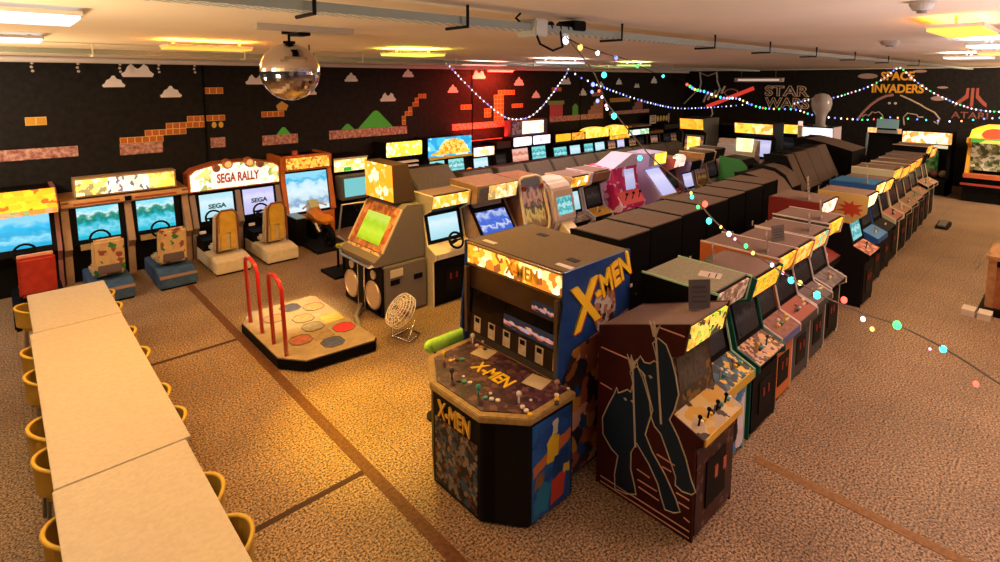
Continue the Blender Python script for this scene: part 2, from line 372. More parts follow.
# a big grey line drawing with a glowing red rod
LG = mat((0.63, 0.6, 0.55), .7)
ftube('line_drawing_mural', [(11.98, 3.96), (11.9, 3.5), (11.96, 3.1)], LG, .035)
ftube('line_drawing_mural', [(11.2, 3.96), (11.15, 3.55), (11.0, 3.2), (10.85, 3.05)], LG, .035)
ftube('line_drawing_mural', [(11.9, 3.9), (11.6, 3.78), (11.25, 3.9)], LG, .03)
ftube('line_drawing_mural', [(11.9, 3.3), (12.6, 2.6), (12.9, 2.3)], LG, .025)
for k in range(5): ftube('line_drawing_mural', [(11.75 - .2 * k, 2.62 + .1 * k), (11.6 - .2 * k, 2.98 + .09 * k)], LG, .05)
ftube('line_drawing_mural', [(11.35, 2.35), (11.3, 2.1), (11.4, 1.9)], LG, .03)
ftube('line_drawing_mural', [(10.5 + .3 * math.cos(a * PI / 6), 3.05 + .16 * math.sin(a * PI / 6)) for a in range(12)], mat((.45, .25, .2), .7), .03, True)
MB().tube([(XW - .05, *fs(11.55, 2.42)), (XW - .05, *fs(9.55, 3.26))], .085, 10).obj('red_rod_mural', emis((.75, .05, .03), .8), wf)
# ------------------------------------------------------------------ helpers for things built directly at their place
_obj = MB.obj
def inv(o, parent):
    if parent is not None and parent.type == 'EMPTY' and parent.name in WB:
        o.matrix_parent_inverse = parent.matrix_basis.inverted()
    return o
WB = set()
def wobj(s, name, m, parent=None, **k): return inv(_obj(s, name, m, parent, **k), parent)
MB.obj = wobj
_text = text
def text(name, body, m, parent, *a, **k): return inv(_text(name, body, m, parent, *a, **k), parent)
def wthing(name, label, cat, loc, group=None):
    o = thing(name, label, cat, loc, 0, group); WB.add(o.name)
    bpy.context.view_layer.update(); return o

# ------------------------------------------------------------------ the six-player cabinet in front
Y1, R1, O1, W1, K1, B1, BR1 = (.95, .62, .04), (.75, .06, .03), (.85, .3, .04), (.95, .9, .75), (.02, .015, .015), (.03, .14, .45), (.25, .1, .05)
XB = grain((.012, .045, .17), (.018, .06, .23), 8, .4)
GOLDT = grain((.3, .19, .06), (.42, .28, .1), 20, .3, coat=.4)
TX = mat((.95, .62, .03), .4)
xm = wthing('arcade_cabinet', 'huge six-player arcade cabinet with blue sides and octagonal joystick deck, nearest the camera', 'arcade cabinet', (3.4, 3.45, 0))
OCT = [(3.44, 2.79), (2.9, 2.79), (2.66, 3.1), (2.66, 3.73), (2.9, 4.1), (3.44, 4.13)]
low = MB().prism(OCT, .02, .9, 'z').obj('lower_cabinet', DARK, xm)
MB().prism([(3.42, 2.83), (2.93, 2.83), (2.7, 3.12), (2.7, 3.7), (2.92, 4.06), (3.42, 4.09)], 0, .03, 'z').obj('plinth', BLACK, xm)
def vface(a, b, z0, z1, m, name, parent, o=.006):
    """upright panel between plan points a -> b, facing right of a->b"""
    d = Vector((b[0] - a[0], b[1] - a[1])).normalized(); n = Vector((d.y, -d.x)) * o
    A = (a[0] + n.x, a[1] + n.y); Bq = (b[0] + n.x, b[1] + n.y)
    mb = MB(); mb.face([(*A, z0), (*Bq, z0), (*Bq, z1), (*A, z1)])
    mb.face([(*a, z0), (*a, z1), (*b, z1), (*b, z0)])
    mb.face([(*A, z0), (*A, z1), (*a, z1), (*a, z0)]); mb.face([(*Bq, z1), (*Bq, z0), (*b, z0), (*b, z1)])
    mb.face([(*A, z1), (*Bq, z1), (*b, z1), (*a, z1)]); mb.face([(*A, z0), (*a, z0), (*b, z0), (*Bq, z0)])
    return mb.obj(name, m, parent)
fa = vface((2.66, 3.7), (2.66, 3.13), .05, .66, art([(.012, .01, .01), (.02, .015, .015), (.1, .085, .07), (.22, .17, .13), (.02, .018, .018), (.03, .08, .13), (.16, .13, .1), (.13, .03, .02), (.02, .015, .015)], 3, 11, rough=.5), 'front_artwork', low)
text('lettering', 'X-MEN', mat((.7, .4, .05), .5), low, (2.65, 3.43, .76), .44, .15, '-x', .008, .02)
vface((2.68, 3.08), (2.9, 2.81), .03, .86, BLACK, 'coin_door', low)
for k in (0, 1, 2):
    p = Vector((2.71 + .055 * k, 3.04 - .067 * k)); MB().box(-.02, .02, -.012, .004, .72, .79).rot(-math.atan2(.29, .24)).obj('coin_slot', mat((.75, .55, .2), .3, .8), low).location = (p.x + .03, p.y - .02, 0)
sa = vface((2.94, 2.79), (3.42, 2.79), .03, .86, art([(.015, .07, .3), (.02, .11, .38), (.015, .06, .24), (.02, .09, .33)], 5, 4, rough=.4), 'side_artwork', low)
def patch(P, m, dy=.008):
    random.seed(len(P) * 7 + int(P[0][1] * 100)); q = []
    for (u, z), (u2, z2) in zip(P, P[1:] + P[:1]):
        for k in range(4): q.append((2.94 + .48 * (u + (u2 - u) * k / 4) + random.uniform(-.008, .008), z + (z2 - z) * k / 4 + random.uniform(-.012, .012)))
    MB().prism(q, 2.79 - dy, 2.786, 'y').obj('printed_patch', m, sa)
patch([(.02, .4), (.35, .48), (.4, .58), (.02, .5)], mat((.55, .16, .04), .4)); patch([(.6, .5), (.98, .56), (.98, .66), (.6, .62)], mat((.5, .14, .04), .4))
patch([(.36, .46), (.64, .46), (.68, .64), (.52, .7), (.36, .64)], mat((.75, .5, .03), .4), .009); patch([(.5, .69), (.62, .69), (.64, .82), (.5, .82)], mat((.55, .55, .48), .4), .01)
patch([(.5, .28), (.95, .34), (.9, .5), (.55, .48)], mat((.01, .05, .2), .4), .01); patch([(.45, .06), (.8, .1), (.85, .3), (.5, .3)], mat((.5, .05, .03), .4), .009)
patch([(.04, .08), (.4, .06), (.48, .28), (.2, .34), (.05, .2)], mat((.02, .2, .42), .4), .009); patch([(.05, .3), (.25, .32), (.3, .42), (.08, .42)], mat((.25, .12, .05), .4), .01); patch([(.78, .28), (.95, .28), (.95, .36), (.8, .36)], mat((.7, .48, .04), .4), .011)
DK = [(3.46, 2.77), (2.9, 2.77), (2.63, 3.08), (2.63, 3.74), (2.88, 4.13), (3.46, 4.16)]
deck = MB().prism(DK, .895, .955, 'z').obj('control_deck', GOLDT, xm, bevel=.008)
def shrink(P, c, f): return [(c[0] + (p[0] - c[0]) * f, c[1] + (p[1] - c[1]) * f) for p in P]
MB().prism(shrink(DK, (3.2, 3.45), .9), .954, .962, 'z').obj('deck_artwork', art([(.05, .02, .035), (.09, .03, .05), (.03, .015, .03), (.16, .07, .06), (.06, .02, .04)], 2, 9, rough=.35), deck)
text('lettering', 'X-MEN', TX, deck, (3.12, 3.45, .966), .46, .15, 'z-x', .004, .02)
for y in (3.8, 3.1):
    MB().box(-.09, .09, -.1, .1, .962, .966).rot(.2).obj('instruction_card', mat((.6, .5, .3), .6), deck).location = (3.32, y, 0)
KN = [mat((.85, .75, .55), .3), mat((.8, .5, .05), .3), mat((.05, .05, .05), .3), mat((.05, .35, .25), .3), mat((.7, .65, .6), .3), mat((.4, .2, .15), .3)]
JS = [(3.36, 4.02, -.4), (2.93, 3.93, .6), (2.8, 3.64, 0), (2.8, 3.28, 0), (2.98, 2.98, -.7), (3.34, 2.88, -1.3)]
for i, (x, y, a) in enumerate(JS):
    MB().cyl((x, y, .955), (x, y, 1.03), .008).ball((x, y, 1.045), .024).obj('joystick', KN[i], deck, smooth=True)
    for k in range(3):
        u = Vector((.05 * (k - 1) * .5 + .05, -.06 - .05 * k)); u.rotate(Matrix.Rotation(a, 2))
        MB().cyl((x + u.x, y + u.y, .958), (x + u.x, y + u.y, .975), .02).obj('button', KN[(i + k) % 5], deck)
    MB().cyl((x + .1, y - .04, .958), (x + .1, y - .04, .97), .014).obj('button', KN[4], deck)
up = MB().prism([(3.5, .03), (3.5, 1.0), (3.53, 1.02), (3.56, 1.65), (3.5, 1.72), (3.5, 1.95), (4.45, 1.95), (4.45, .03)], 2.95, 4.25, 'y').obj('upper_cabinet', BLACKTOP, xm)
SPR = [(3.44, .02), (3.44, 1.0), (3.4, 1.04), (3.42, 1.3), (3.47, 1.68), (3.47, 1.955), (4.46, 1.955), (4.46, .02)]
sp = MB().prism(SPR, 2.925, 2.95, 'y').obj('side_panel', XB, xm)
MB().prism(SPR, 4.25, 4.275, 'y').obj('side_panel', XB, xm)
MB().prism([(3.47, .04), (3.46, 1.0), (3.6, 1.22), (4.1, 1.3), (4.44, 1.36), (4.44, .04)], 2.918, 2.926, 'y').obj('side_artwork', art([(.02, .02, .04), (.3, .1, .03), (.04, .02, .02), (.5, .22, .04), (.28, .08, .05), (.015, .06, .22), (.55, .3, .22), (.04, .03, .03)], 11, 3.4, rough=.45), sp)
MB().prism([(4.05 + .17 * math.cos(a * PI / 8), 1.48 + .24 * math.sin(a * PI / 8)) for a in range(16)], 2.916, 2.926, 'y').obj('side_artwork', art([(.5, .48, .42), (.25, .12, .06), (.02, .02, .02), (.4, .18, .1)], 4, 7), sp)
RDT = mat((.6, .05, .03), .5)
for d, m, e in ((0, TX, .014), (.02, RDT, .006)):
    text('lettering', 'X', m, sp, (3.76 + d, 2.92, 1.6 - d), .4, .42, '-y', e, .03, roll=.12)
    text('lettering', '-MEN', m, sp, (4.16 + d, 2.92, 1.76 - d * .8), .56, .24, '-y', e, .03, roll=.3)
mq = MB().box(3.475, 3.5, 2.97, 4.23, 1.73, 1.93).obj('marquee', art([(.8, .22, .02), (.92, .45, .03), (1., .68, .15), (1., .9, .6), (.85, .35, .02), (.3, .09, .02), (1., .75, .3)], 8, 5, 1.15, dist=1.), xm)
MB().box(3.47, 3.51, 2.96, 4.24, 1.925, 1.945).obj('marquee_trim', mat((.4, .28, .1), .3, .6), mq); MB().box(3.47, 3.51, 2.96, 4.24, 1.715, 1.735).obj('marquee_trim', mat((.25, .17, .08), .3, .6), mq)
text('lettering', 'X-MEN', mat((.95, .55, .02), .4), mq, (3.472, 3.45, 1.83), .42, .13, '-x', .006, .02)
SMOKE = grain((.05, .026, .012), (.075, .04, .018), 3, .12, coat=.6)
gl = MB().slab((3.46, 1.02), (3.5, 1.72), -4.23, -2.97, .012).rot(0).obj('dark_glass', SMOKE, xm)
for v in gl.data.vertices: v.co = Vector((v.co.y, -v.co.x, v.co.z))
gl.data.flip_normals()
def gx(z): return 3.46 + (z - 1.02) * .04 / .7 - .004
def gpanel(name, y0, y1, z0, z1, m, o=.003):
    return MB().face([(gx(z0) - o, y1, z0), (gx(z0) - o, y0, z0), (gx(z1) - o, y0, z1), (gx(z1) - o, y1, z1)]).face([(gx(z0) + .003, y0, z0), (gx(z0) + .003, y1, z0), (gx(z1) + .003, y1, z1), (gx(z1) + .003, y0, z1)]).obj(name, m, gl)
gpanel('inner_window', 2.98, 4.22, 1.21, 1.47, mat((.004, .003, .003), .06, coat=.5), .0015)
gpanel('lower_window', 2.98, 4.22, 1.03, 1.205, mat((.02, .009, .006), .3), .0015)
gpanel('screen', 2.98, 3.68, 1.23, 1.36, screen_mat('fighter', .9)); gpanel('screen', 2.98, 3.32, 1.49, 1.6, screen_mat('fighter', .8))  # upper panel is the screen's reflection in the glass, drawn as emission
CARD = grain((.55, .45, .32), (.42, .33, .24), 25, .6)
for k in range(6):
    y = 4.06 - .215 * k
    c = gpanel('instruction_card', y - .05, y + .05, 1.04, 1.2, CARD, .005); MB().box(gx(1.17) - .009, gx(1.17) - .003, y - .03, y + .03, 1.14, 1.185).obj('printed_picture', BLACK, c)
for y in (2.985, 4.215): MB().box(3.43, 3.475, y - .02, y + .02, 1.0, 1.7).obj('glass_rail', mat((.1, .06, .03), .4), xm)
MB().box(3.5, 4.45, 2.95, 4.25, 1.948, 1.953).obj('top_panel', grain((.15, .11, .06), (.21, .15, .085), 70, .75), up)
for x, y, s in ((3.62, 3.05, .09), (3.62, 4.05, .09)): MB().box(x - .03, x + .03, y - s, y + s, 1.95, 1.956).obj('sticker', WHITE, up)
for x, y in ((3.8, 3.1), (4.2, 3.85)): MB().box(x - .04, x + .04, y - .06, y + .06, 1.95, 1.957).obj('hand_hole_cover', BLACK, up)
g = wthing('foam_bat', 'lime green foam bat leaning on the blue six-player cabinet', 'foam bat', (3.3, 4.7, 0))
def px_like(a, b, t): return tuple(a[i] + (b[i] - a[i]) * t for i in range(3))
A_, B_ = (3.2, 4.52, .8), (3.68, 4.38, .88)
MB().cyl(A_, px_like(A_, B_, .9), .07, .065, 16).ball(A_, .07, 16, 10).obj('foam', grain((.3, .62, .06), (.38, .72, .1), 30, .7), g, smooth=True)
MB().cyl((3.24, 4.5, .75), (3.24, 4.5, .02), .012).cyl((3.24, 4.5, 0), (3.24, 4.5, .025), .1, .1, 20).obj('stand', DARK, g)

# ------------------------------------------------------------------ the dark red cabinet with the cat figures
FL=[(2.42, 1.18), (2.36, 1.25), (2.29, 1.21), (2.25, 1.09), (2.2, 0.94), (2.26, 0.7), (2.19, 0.58), (2.07, 0.45), (1.97, 0.3), (1.93, 0.21), (1.98, 0.17), (2.06, 0.15), (2.1, 0.24), (2.13, 0.33), (2.22, 0.46), (2.34, 0.58), (2.39, 0.47), (2.39, 0.32), (2.35, 0.2), (2.33, 0.12), (2.42, 0.07), (2.54, 0.05), (2.55, 0.18), (2.52, 0.37), (2.59, 0.4), (2.68, 0.49), (2.69, 0.64), (2.63, 0.79), (2.57, 0.92), (2.55, 0.98), (2.53, 0.94), (2.49, 0.97), (2.44, 1.01), (2.41, 1.0), (2.39, 1.09)]
FR=[(2.22, 1.5), (2.17, 1.56), (2.1, 1.53), (2.05, 1.43), (2.01, 1.31), (1.98, 1.17), (2.01, 1.03), (2.05, 0.93), (1.97, 0.82), (1.9, 0.68), (1.85, 0.53), (1.81, 0.45), (1.84, 0.41), (1.92, 0.39), (1.98, 0.41), (1.98, 0.48), (2.03, 0.59), (2.12, 0.77), (2.18, 0.81), (2.21, 0.87), (2.23, 1.0), (2.27, 1.1), (2.3, 1.17), (2.34, 1.23), (2.36, 1.29), (2.33, 1.35), (2.29, 1.31), (2.24, 1.32), (2.2, 1.36), (2.17, 1.35), (2.19, 1.42)]
cc = wthing('arcade_cabinet', 'dark red arcade cabinet with two outlined cat figures holding poles on its side', 'arcade cabinet', (4.13, 2.3, 0))
MAR = grain((.032, .004, .004), (.042, .005, .005), 10, .5)
PR = [(1.83, 0), (1.83, .8), (1.77, .83), (1.77, .89), (2.02, .98), (2.1, 1.42), (1.95, 1.5), (1.91, 1.76), (2.75, 1.47), (2.75, 0)]
csd = MB().prism(PR, 3.74, 3.765, 'x').obj('side_panel', MAR, cc); MB().prism(PR, 4.4, 4.425, 'x').obj('side_panel', MAR, cc)
MB().prism([(1.85, .02), (1.85, .79), (1.8, .83), (1.8, .87), (2.04, .96), (2.12, 1.43), (1.97, 1.51), (1.93, 1.735), (2.74, 1.455), (2.74, .02)], 3.765, 4.4, 'x').obj('body', BLACK, cc)
MB().prism([(1.92, 1.752), (2.74, 1.472), (2.74, 1.455), (1.92, 1.735)], 3.765, 4.4, 'x').obj('top_panel', TANTOP, cc)
NAVY = mat((.006, .017, .036), .5); PALE = mat((.45, .38, .28), .55); LINE = mat((.5, .24, .18), .55)
for F, zo in ((FR, 0), (FL, .002)):
    f = MB().prism(F, 3.736 - zo, 3.742, 'x').obj('figure_artwork', NAVY, csd)
    MB().tube([(3.736 - zo, *p) for p in F], .006, 5, True).obj('outline', PALE, f)
for a, b in ((2.46, .915), (2.39, .925), (2.29, 1.2), (2.23, 1.21)):
    MB().prism([(a - .02, b), (a, b - .012), (a + .02, b + .005), (a, b + .014)], 3.732, 3.742, 'x').obj('eye_artwork', PALE, csd)
for P in ([(2.4, 1.29), (2.35, .54)], [(2.2, 1.64), (2.12, .86)]): MB().tube([(3.733, *p) for p in P], .009, 6).obj('pole_artwork', PALE, csd)
for y, z in ((2.405, 1.2), (2.205, 1.56)):
    MB().prism([(y - .012, z), (y + .012, z), (y + .05, z + .12), (y + .02, z + .07), (y + .01, z + .13), (y - .01, z + .07), (y - .05, z + .12)], 3.731, 3.742, 'x').obj('tassel_artwork', PALE, csd)
for P in ([(2.72, 1.28), (2.45, 1.28)], [(2.27, 1.65), (2.23, 1.65)], [(2.17, 1.65), (1.95, 1.65)], [(2.72, .95), (2.6, .94)], [(2.33, .35), (2.21, .34)], [(2.32, .26), (2.14, .26)], [(2.31, .2), (2.12, .19)], [(2.7, .08), (1.85, .09)], [(2.7, .03), (1.85, .035)], [(2.15, .58), (1.99, .57)], [(1.97, .35), (1.86, .35)], [(1.95, .28), (1.86, .28)], [(1.9, .18), (1.85, .17)], [(2.1, .5), (2.02, .5)]):
    MB().tube([(3.737, *p) for p in P], .006, 5).obj('line_artwork', LINE, csd)
mq = MB().slab((1.945, 1.52), (1.905, 1.72), 3.78, 4.37, .02).obj('marquee', art([(.06, .04, .02), (.85, .55, .05), (.35, .6, .05), (.95, .85, .15), (.9, .35, .05), (.8, .65, .1)], 9, 9, .8), cc)
bz = MB().slab((2.015, .99), (2.095, 1.42), 3.77, 4.395, .01).obj('bezel', art([(.04, .03, .02), (.06, .045, .03), (.2, .12, .03), (.05, .035, .025)], 3, 9), cc)
MB().slab((2.03, 1.1), (2.08, 1.38), 3.86, 4.31, .006).obj('screen', grain((.05, .045, .035), (.09, .08, .06), 30, .2), bz)
cp = MB().slab((1.765, .89), (2.02, .985), 3.75, 4.415, .03).obj('control_panel', art([(.5, .38, .2), (.5, .28, .03), (.04, .02, .015), (.4, .3, .17), (.5, .35, .1)], 21, 3.5), cc)
MB().box(3.76, 4.4, 1.757, 1.775, .83, .89).obj('panel_lip', mat((.75, .45, .06), .4), cp)
for k in range(4):
    x = 3.84 + .15 * k; MB().cyl((x, 1.86, .92), (x, 1.85, .99), .008).ball((x, 1.85, 1.), .018).obj('joystick', BLACK, cp, smooth=True)
    for j in (0, 1): MB().cyl((x + .05 + .04 * j, 1.86, .92), (x + .05 + .04 * j, 1.858, .945), .015).obj('button', KN[(k + j) % 5], cp)
MB().box(3.765, 4.4, 1.822, 1.83, .05, .78).obj('front_artwork', art([(.03, .004, .004), (.05, .006, .005), (.025, .01, .01), (.14, .07, .06), (.06, .008, .006), (.03, .005, .005)], 6, 9), cc)
cd = MB().box(3.92, 4.25, 1.812, 1.823, .2, .6).obj('coin_door', DARK, cc)
for x in (4.05, 4.2): MB().box(x, x + .05, 1.806, 1.813, .4, .5).obj('coin_slot', mat((.5, .1, .05), .3), cd)

# ------------------------------------------------------------------ generic upright cabinet
def cab(label, x0, x1, y, face='S', h=1.7, d=.82, side=DARK, trim=None, marq=None, scr='dark', cp=DARK, lower=BLACK, top=TANTOP, back='flat', det=1, group=None, name='arcade_cabinet', tilt=0., body=BLACK, cpbtn=True, scr_s=.9, bez=BLACK, lip=None, wheel=False, mh=.2, dome=False):
    w = x1 - x0; k = (h - .0) / 1.72
    rz = {'S': 0, 'N': PI, 'W': -PI / 2}[face] + tilt
    loc = {'S': ((x0 + x1) / 2, y, 0), 'N': ((x0 + x1) / 2, y + d, 0), 'W': (y, (x0 + x1) / 2, 0)}[face]
    t = thing(name, label, 'arcade cabinet', loc, rz, group)
    hw = w / 2
    bk = {'flat': [(d, h), (d, 0)], 'slope': [(.4, h), (.46, h), (d, h * .68), (d, 0)], 'steep': [(.5, h), (.58, h), (d, h * .6), (d, 0)], 'round': [(.3, h), (.55, h - .04), (.75, h - .16), (d, h - .4), (d, 0)], 'long': [(.4, h), (.85, h - .08), (d, h - .25), (d, 0)]}[back]
    fr = [(.1, .0), (.1, .7 * k), (.02, .76 * k), (.02, .83 * k), (.25, .93 * k), (.36, 1.38 * k), (.14, h - .02 - mh - .02), (.09, h - .01), (.12, h)]
    prof = fr + bk
    mt = dict(m=side)
    for s in (-1, 1):
        a, b_ = sorted((s * hw, s * (hw - .022)))
        sp_ = MB().prism(prof, a, b_, 'x').obj('side_panel', side, t)
        if trim and det: MB().tube([(s * (hw - .011), *p) for p in fr[:-1] + bk[:-1]], .014, 6).obj('edge_trim', trim, sp_)
    cfr = [(.125, .0), (.125, .7 * k), (.05, .77 * k), (.05, .81 * k), (.275, .91 * k), (.395, 1.38 * k), (.165, h - .02 - mh - .01), (.12, h - .03), (.13, h - .012)]
    cbk = [(p, q - .012) if q > .01 else (p - .01, q) for p, q in bk]
    cbk = [(min(p, d - .01), q) for p, q in cbk]
    MB().prism(cfr + cbk, -hw + .022, hw - .022, 'x').obj('body', body, t)
    iw = hw - .03
    if back == 'flat': MB().box(-iw, iw, .14, d - .02, h - .014, h + .004).obj('top_panel', top, t)
    else:
        pts = cbk[:-1]
        mbk = MB()
        for (p, q), (p2, q2) in zip(pts, pts[1:]):
            mbk.prism([(p, q), (p2, q2), (p2 + .012, q2 + .012), (p + .012, q + .012)], -iw, iw, 'x')
        mbk.obj('back_panel', top, t)
    if marq:
        m_ = MB().slab((.148, h - .02 - mh), (.1, h - .03), -iw, iw, .02).obj('marquee', marq, t)
        if dome: MB().prism([(iw * math.cos(a * PI / 10) * .96, h - .03 + .12 * math.sin(a * PI / 10)) for a in range(11)], .1, .2, 'y').obj('marquee_arch', marq, m_)
    # slab from bottom to top; the face must look outwards and up
    bzp = MB().slab((.272, .935 * k), (.382, 1.375 * k), -iw, iw, .008).obj('bezel', bez, t)
    MB().slab((.27, .99 * k), (.362, 1.345 * k), -iw * .8, iw * .8, .006).obj('screen', screen_mat(scr, scr_s), bzp)
    c_ = MB().slab((.025, .83 * k), (.265, .93 * k), -iw, iw, .022).obj('control_panel', cp, t)
    if lip: MB().box(-iw, iw, .012, .026, .75 * k, .83 * k).obj('panel_lip', lip, c_)
    if det and cpbtn:
        js = [-.45, .25] if det > 1 else [-.3]
        if wheel:
            MB().tube([(.13 * math.cos(a * PI / 8), .0 + .13 * math.sin(a * PI / 8) * .5, 1.0 * k + .13 * math.sin(a * PI / 8) * .86) for a in range(16)], .02, 8, True).cyl((-.12, 0, 1.0 * k), (.12, 0, 1.0 * k), .014).cyl((0, .0, 1.0 * k), (0, .14, .92 * k), .03).obj('steering_wheel', BLACK, c_, smooth=True)
        else:
            for i, j in enumerate(js):
                x = j * hw; MB().cyl((x, .13, .87 * k), (x, .12, .96 * k), .008, seg=8).ball((x, .12, .97 * k), .02, 8, 6).obj('joystick', KN[(i + len(label)) % 6], c_, smooth=True)
            for i in range(3 * len(js)):
                x = (js[i // 3] + .2 + .14 * (i % 3)) * hw; MB().cyl((x, .13, .87 * k), (x, .122, .9 * k), .016, seg=8).obj('button', KN[(i + len(label)) % 5], c_)
    if det and face != 'N':
        MB().box(-iw, iw, .088, .11, .06, .68 * k).obj('lower_front', lower, t)
        q = MB().box(-.15, .15, .078, .09, .2, .55 * k).obj('coin_door', DARK, t)
        for x in (-.07, .05): MB().box(x, x + .03, .07, .08, .38 * k, .47 * k).obj('coin_slot', RED, q)
    if face == 'N':
        p = MB().box(-iw * .8, iw * .8, d - .012, d + .004, .15, .62 * h).obj('service_door', BLACK, t)
        MB().cyl((0, d + .003, .55 * h), (0, d + .02, .55 * h), .018, seg=8).obj('lock', STEEL, p)
        random.seed(int(x0 * 100)); 
        for _ in range(2):
            x = random.uniform(-.6, .6) * hw; z = h * random.uniform(.5, .62)
            MB().box(x - .025, x + .025, d, d + .008, z, z + random.choice((.04, .09))).obj('sticker', mat((.6, .52, .42), .6), p)
    return t
def M_(cols, seed, s=1.3, sc=7):
    cols = [(r, g * (.76 if r > .75 and g > .35 and b < .4 else 1), b) for r, g, b in cols]
    return art(cols, seed, sc, s, dist=1.2)
MY = [(.75, .34, .01), (.95, .55, .03), (.85, .42, .02), (.45, .15, .01), (1., .68, .12), (.9, .5, .03)]
MO = [(.7, .12, .01), (.9, .28, .02), (1., .5, .04), (.85, .2, .01), (.95, .6, .15)]
MW = [(.9, .9, .85), (.7, .8, .9), (1., 1., .95), (.4, .5, .55), (.95, .85, .6)]
MWP = [(.95, .6, .4), (1., .85, .7), (.9, .45, .25), (1., .9, .8)]
MG = [(.03, .35, .25), (.9, .5, .04), (.85, .28, .02), (.05, .45, .38), (.95, .6, .15)]
def YA(x): return 1.93 + .047 * (x - 4.5)
TR = mat((.6, .52, .45), .4)
LGRN = mat((.3, .5, .28), .45)
DGREY = grain((.05, .046, .043), (.075, .07, .065), 25, .6)
A = 'cabinets of the right-hand row'
GRNTOP = grain((.2, .2, .13), (.27, .26, .18), 30, .6)
cab('black arcade cabinet with pale card marquee and blue lower front, beside the cat cabinet', 4.46, 5.16, YA(4.8), h=1.76, d=.85, side=BLACK, marq=art([(.5, .36, .25), (.35, .18, .1), (.7, .6, .5), (.2, .1, .06)], 5, 8, .25), cp=art([(.02, .03, .05), (.04, .12, .16), (.7, .45, .05), (.03, .03, .04)], 4, 8), lower=art([(.04, .25, .55), (.05, .3, .6), (.65, .6, .7), (.03, .03, .04), (.7, .65, .75)], 2, 2.5), top=GRNTOP, trim=LGRN, det=2, group=A, lip=mat((.6, .4, .05), .4))
cab('teal-sided arcade cabinet with yellow marquee speckled in green, behind the green-edged black one', 5.3, 5.98, YA(5.6) - .03, h=1.68, d=.74, side=TEAL, marq=M_([(.9, .55, .02), (.95, .62, .03), (.15, .3, .02), (.88, .45, .02), (.85, .5, .05)], 1, 1., 14), cp=art([(.1, .04, .04), (.6, .35, .15), (.15, .06, .05), (.5, .3, .2)], 7, 9), det=2, group=A)
cab('orange-sided arcade cabinet with white edge and orange lower front', 6.03, 6.6, YA(6.3), h=1.7, d=.98, side=mat((.5, .13, .03), .5), trim=TR, marq=M_(MY, 2, 1.2), cp=grain((.3, .12, .08), (.18, .08, .06), 20), lower=ORANGE, lip=mat((.1, .12, .3), .4), det=2, group=A)
cab('grey arcade cabinet with salmon control panel and fiery orange-yellow marquee', 6.65, 7.29, YA(7), h=1.66, side=DGREY, trim=TR, marq=M_(MO, 3, 1.4, 6), cp=mat((.3, .07, .05), .5), lower=DGREY, lip=DGREY, det=2, group=A)
cab('white-edged arcade cabinet with orange, teal and yellow striped marquee', 7.34, 7.98, YA(7.7), h=1.66, side=DGREY, trim=TR, marq=M_(MG, 4, 1.2, 5), cp=mat((.12, .08, .09), .5), lower=DGREY, lip=DGREY, det=2, group=A)
cab('white-edged arcade cabinet with plain bright yellow marquee, in front of the tall red-sided one', 8.03, 8.7, YA(8.4), h=1.7, side=DGREY, trim=TR, marq=M_(MY, 5, 1.4, 9), cp=grain((.08, .06, .06), (.2, .16, .16), 12), det=1, group=A)
cab('tall black-fronted arcade cabinet with red side and small whitish-pink marquee', 8.78, 9.55, 2.42, h=1.8, d=.85, side=mat((.2, .02, .015), .5), marq=M_(MWP, 6, 1.2, 5), cp=mat((.2, .03, .025), .5), det=1, group=A, lip=DARK)
c9 = cab('cream-yellow arcade cabinet with a red splat on its side and pale yellow marquee', 9.85, 10.5, 2.1, h=1.8, side=DARK, marq=M_([(1., .9, .5), (1., .95, .7), (.95, .8, .2)], 7, 1.4), cp=art([(.4, .12, .08), (.6, .3, .2), (.2, .06, .05)], 5, 8), scr='teal', det=1, group=A)
random.seed(3)
MB().prism([(.1, 1.52), (.085, 1.79), (.16, 1.81), (.8, 1.81), (.8, 1.35), (.3, 1.33)], -.338, -.32, 'x').obj('upper_side_panel', mat((.6, .42, .12), .5), c9)
MB().prism([(.32 + (.2 if i % 2 else .1) * random.uniform(.8, 1.2) * math.cos(i * PI / 9), 1.57 + (.14 if i % 2 else .08) * math.sin(i * PI / 9)) for i in range(18)], -.342, -.33, 'x').obj('splat_artwork', mat((.5, .06, .02), .5), c9)
cab('blue-sided arcade cabinet with two-tone yellow and orange marquee', 11.0, 11.7, YA(11.3), h=1.8, side=BLUE, marq=M_([(.95, .7, .05), (.9, .4, .05), (1., .85, .3)], 8, 1.4, 3), cp=mat((.05, .2, .45), .4), top=mat((.02, .12, .3), .5), lip=BLUE, det=1, group=A)
cab('black arcade cabinet with small pale yellow marquee just past the blue-sided one', 11.85, 12.5, YA(12.1), h=1.75, side=BLACK, marq=M_(MY, 9, 1.4, 5), det=1, group=A)
cab('pale green-cream sided arcade cabinet with swooping profile in the far half of the right row', 12.65, 13.35, YA(13), h=1.86, side=mat((.42, .42, .3), .5), trim=CREAM, marq=M_(MY, 10, 1.5, 5), cp=mat((.35, .12, .1), .5), det=1, group=A)
seqA = ['black arcade cabinet standing directly beyond the pale green-cream one', 'black arcade cabinet with beige front edges, second beyond the pale green-cream one', 'dark arcade cabinet with tan control panel, third beyond the pale green-cream one', 'dark arcade cabinet with grey-blue front edge, fourth beyond the pale green-cream one', 'dark arcade cabinet with small yellow marquee, second from the far end of the right row', 'dark arcade cabinet at the very far end of the right-hand row']
x = 13.5
for i, l in enumerate(seqA):
    cab(l, x, x + .72, YA(x), h=1.8 if i != 4 else 1.95, side=DARK, trim=[CREAM, CREAM, LGREY, STEEL, CREAM, CREAM][i], marq=M_(MY if i in (0, 1, 4) else MO, 11 + i, 1.3, 5) if i != 3 else None, cp=grain((.4, .22, .12), (.25, .15, .1), 14), det=1, group=A); x += .86
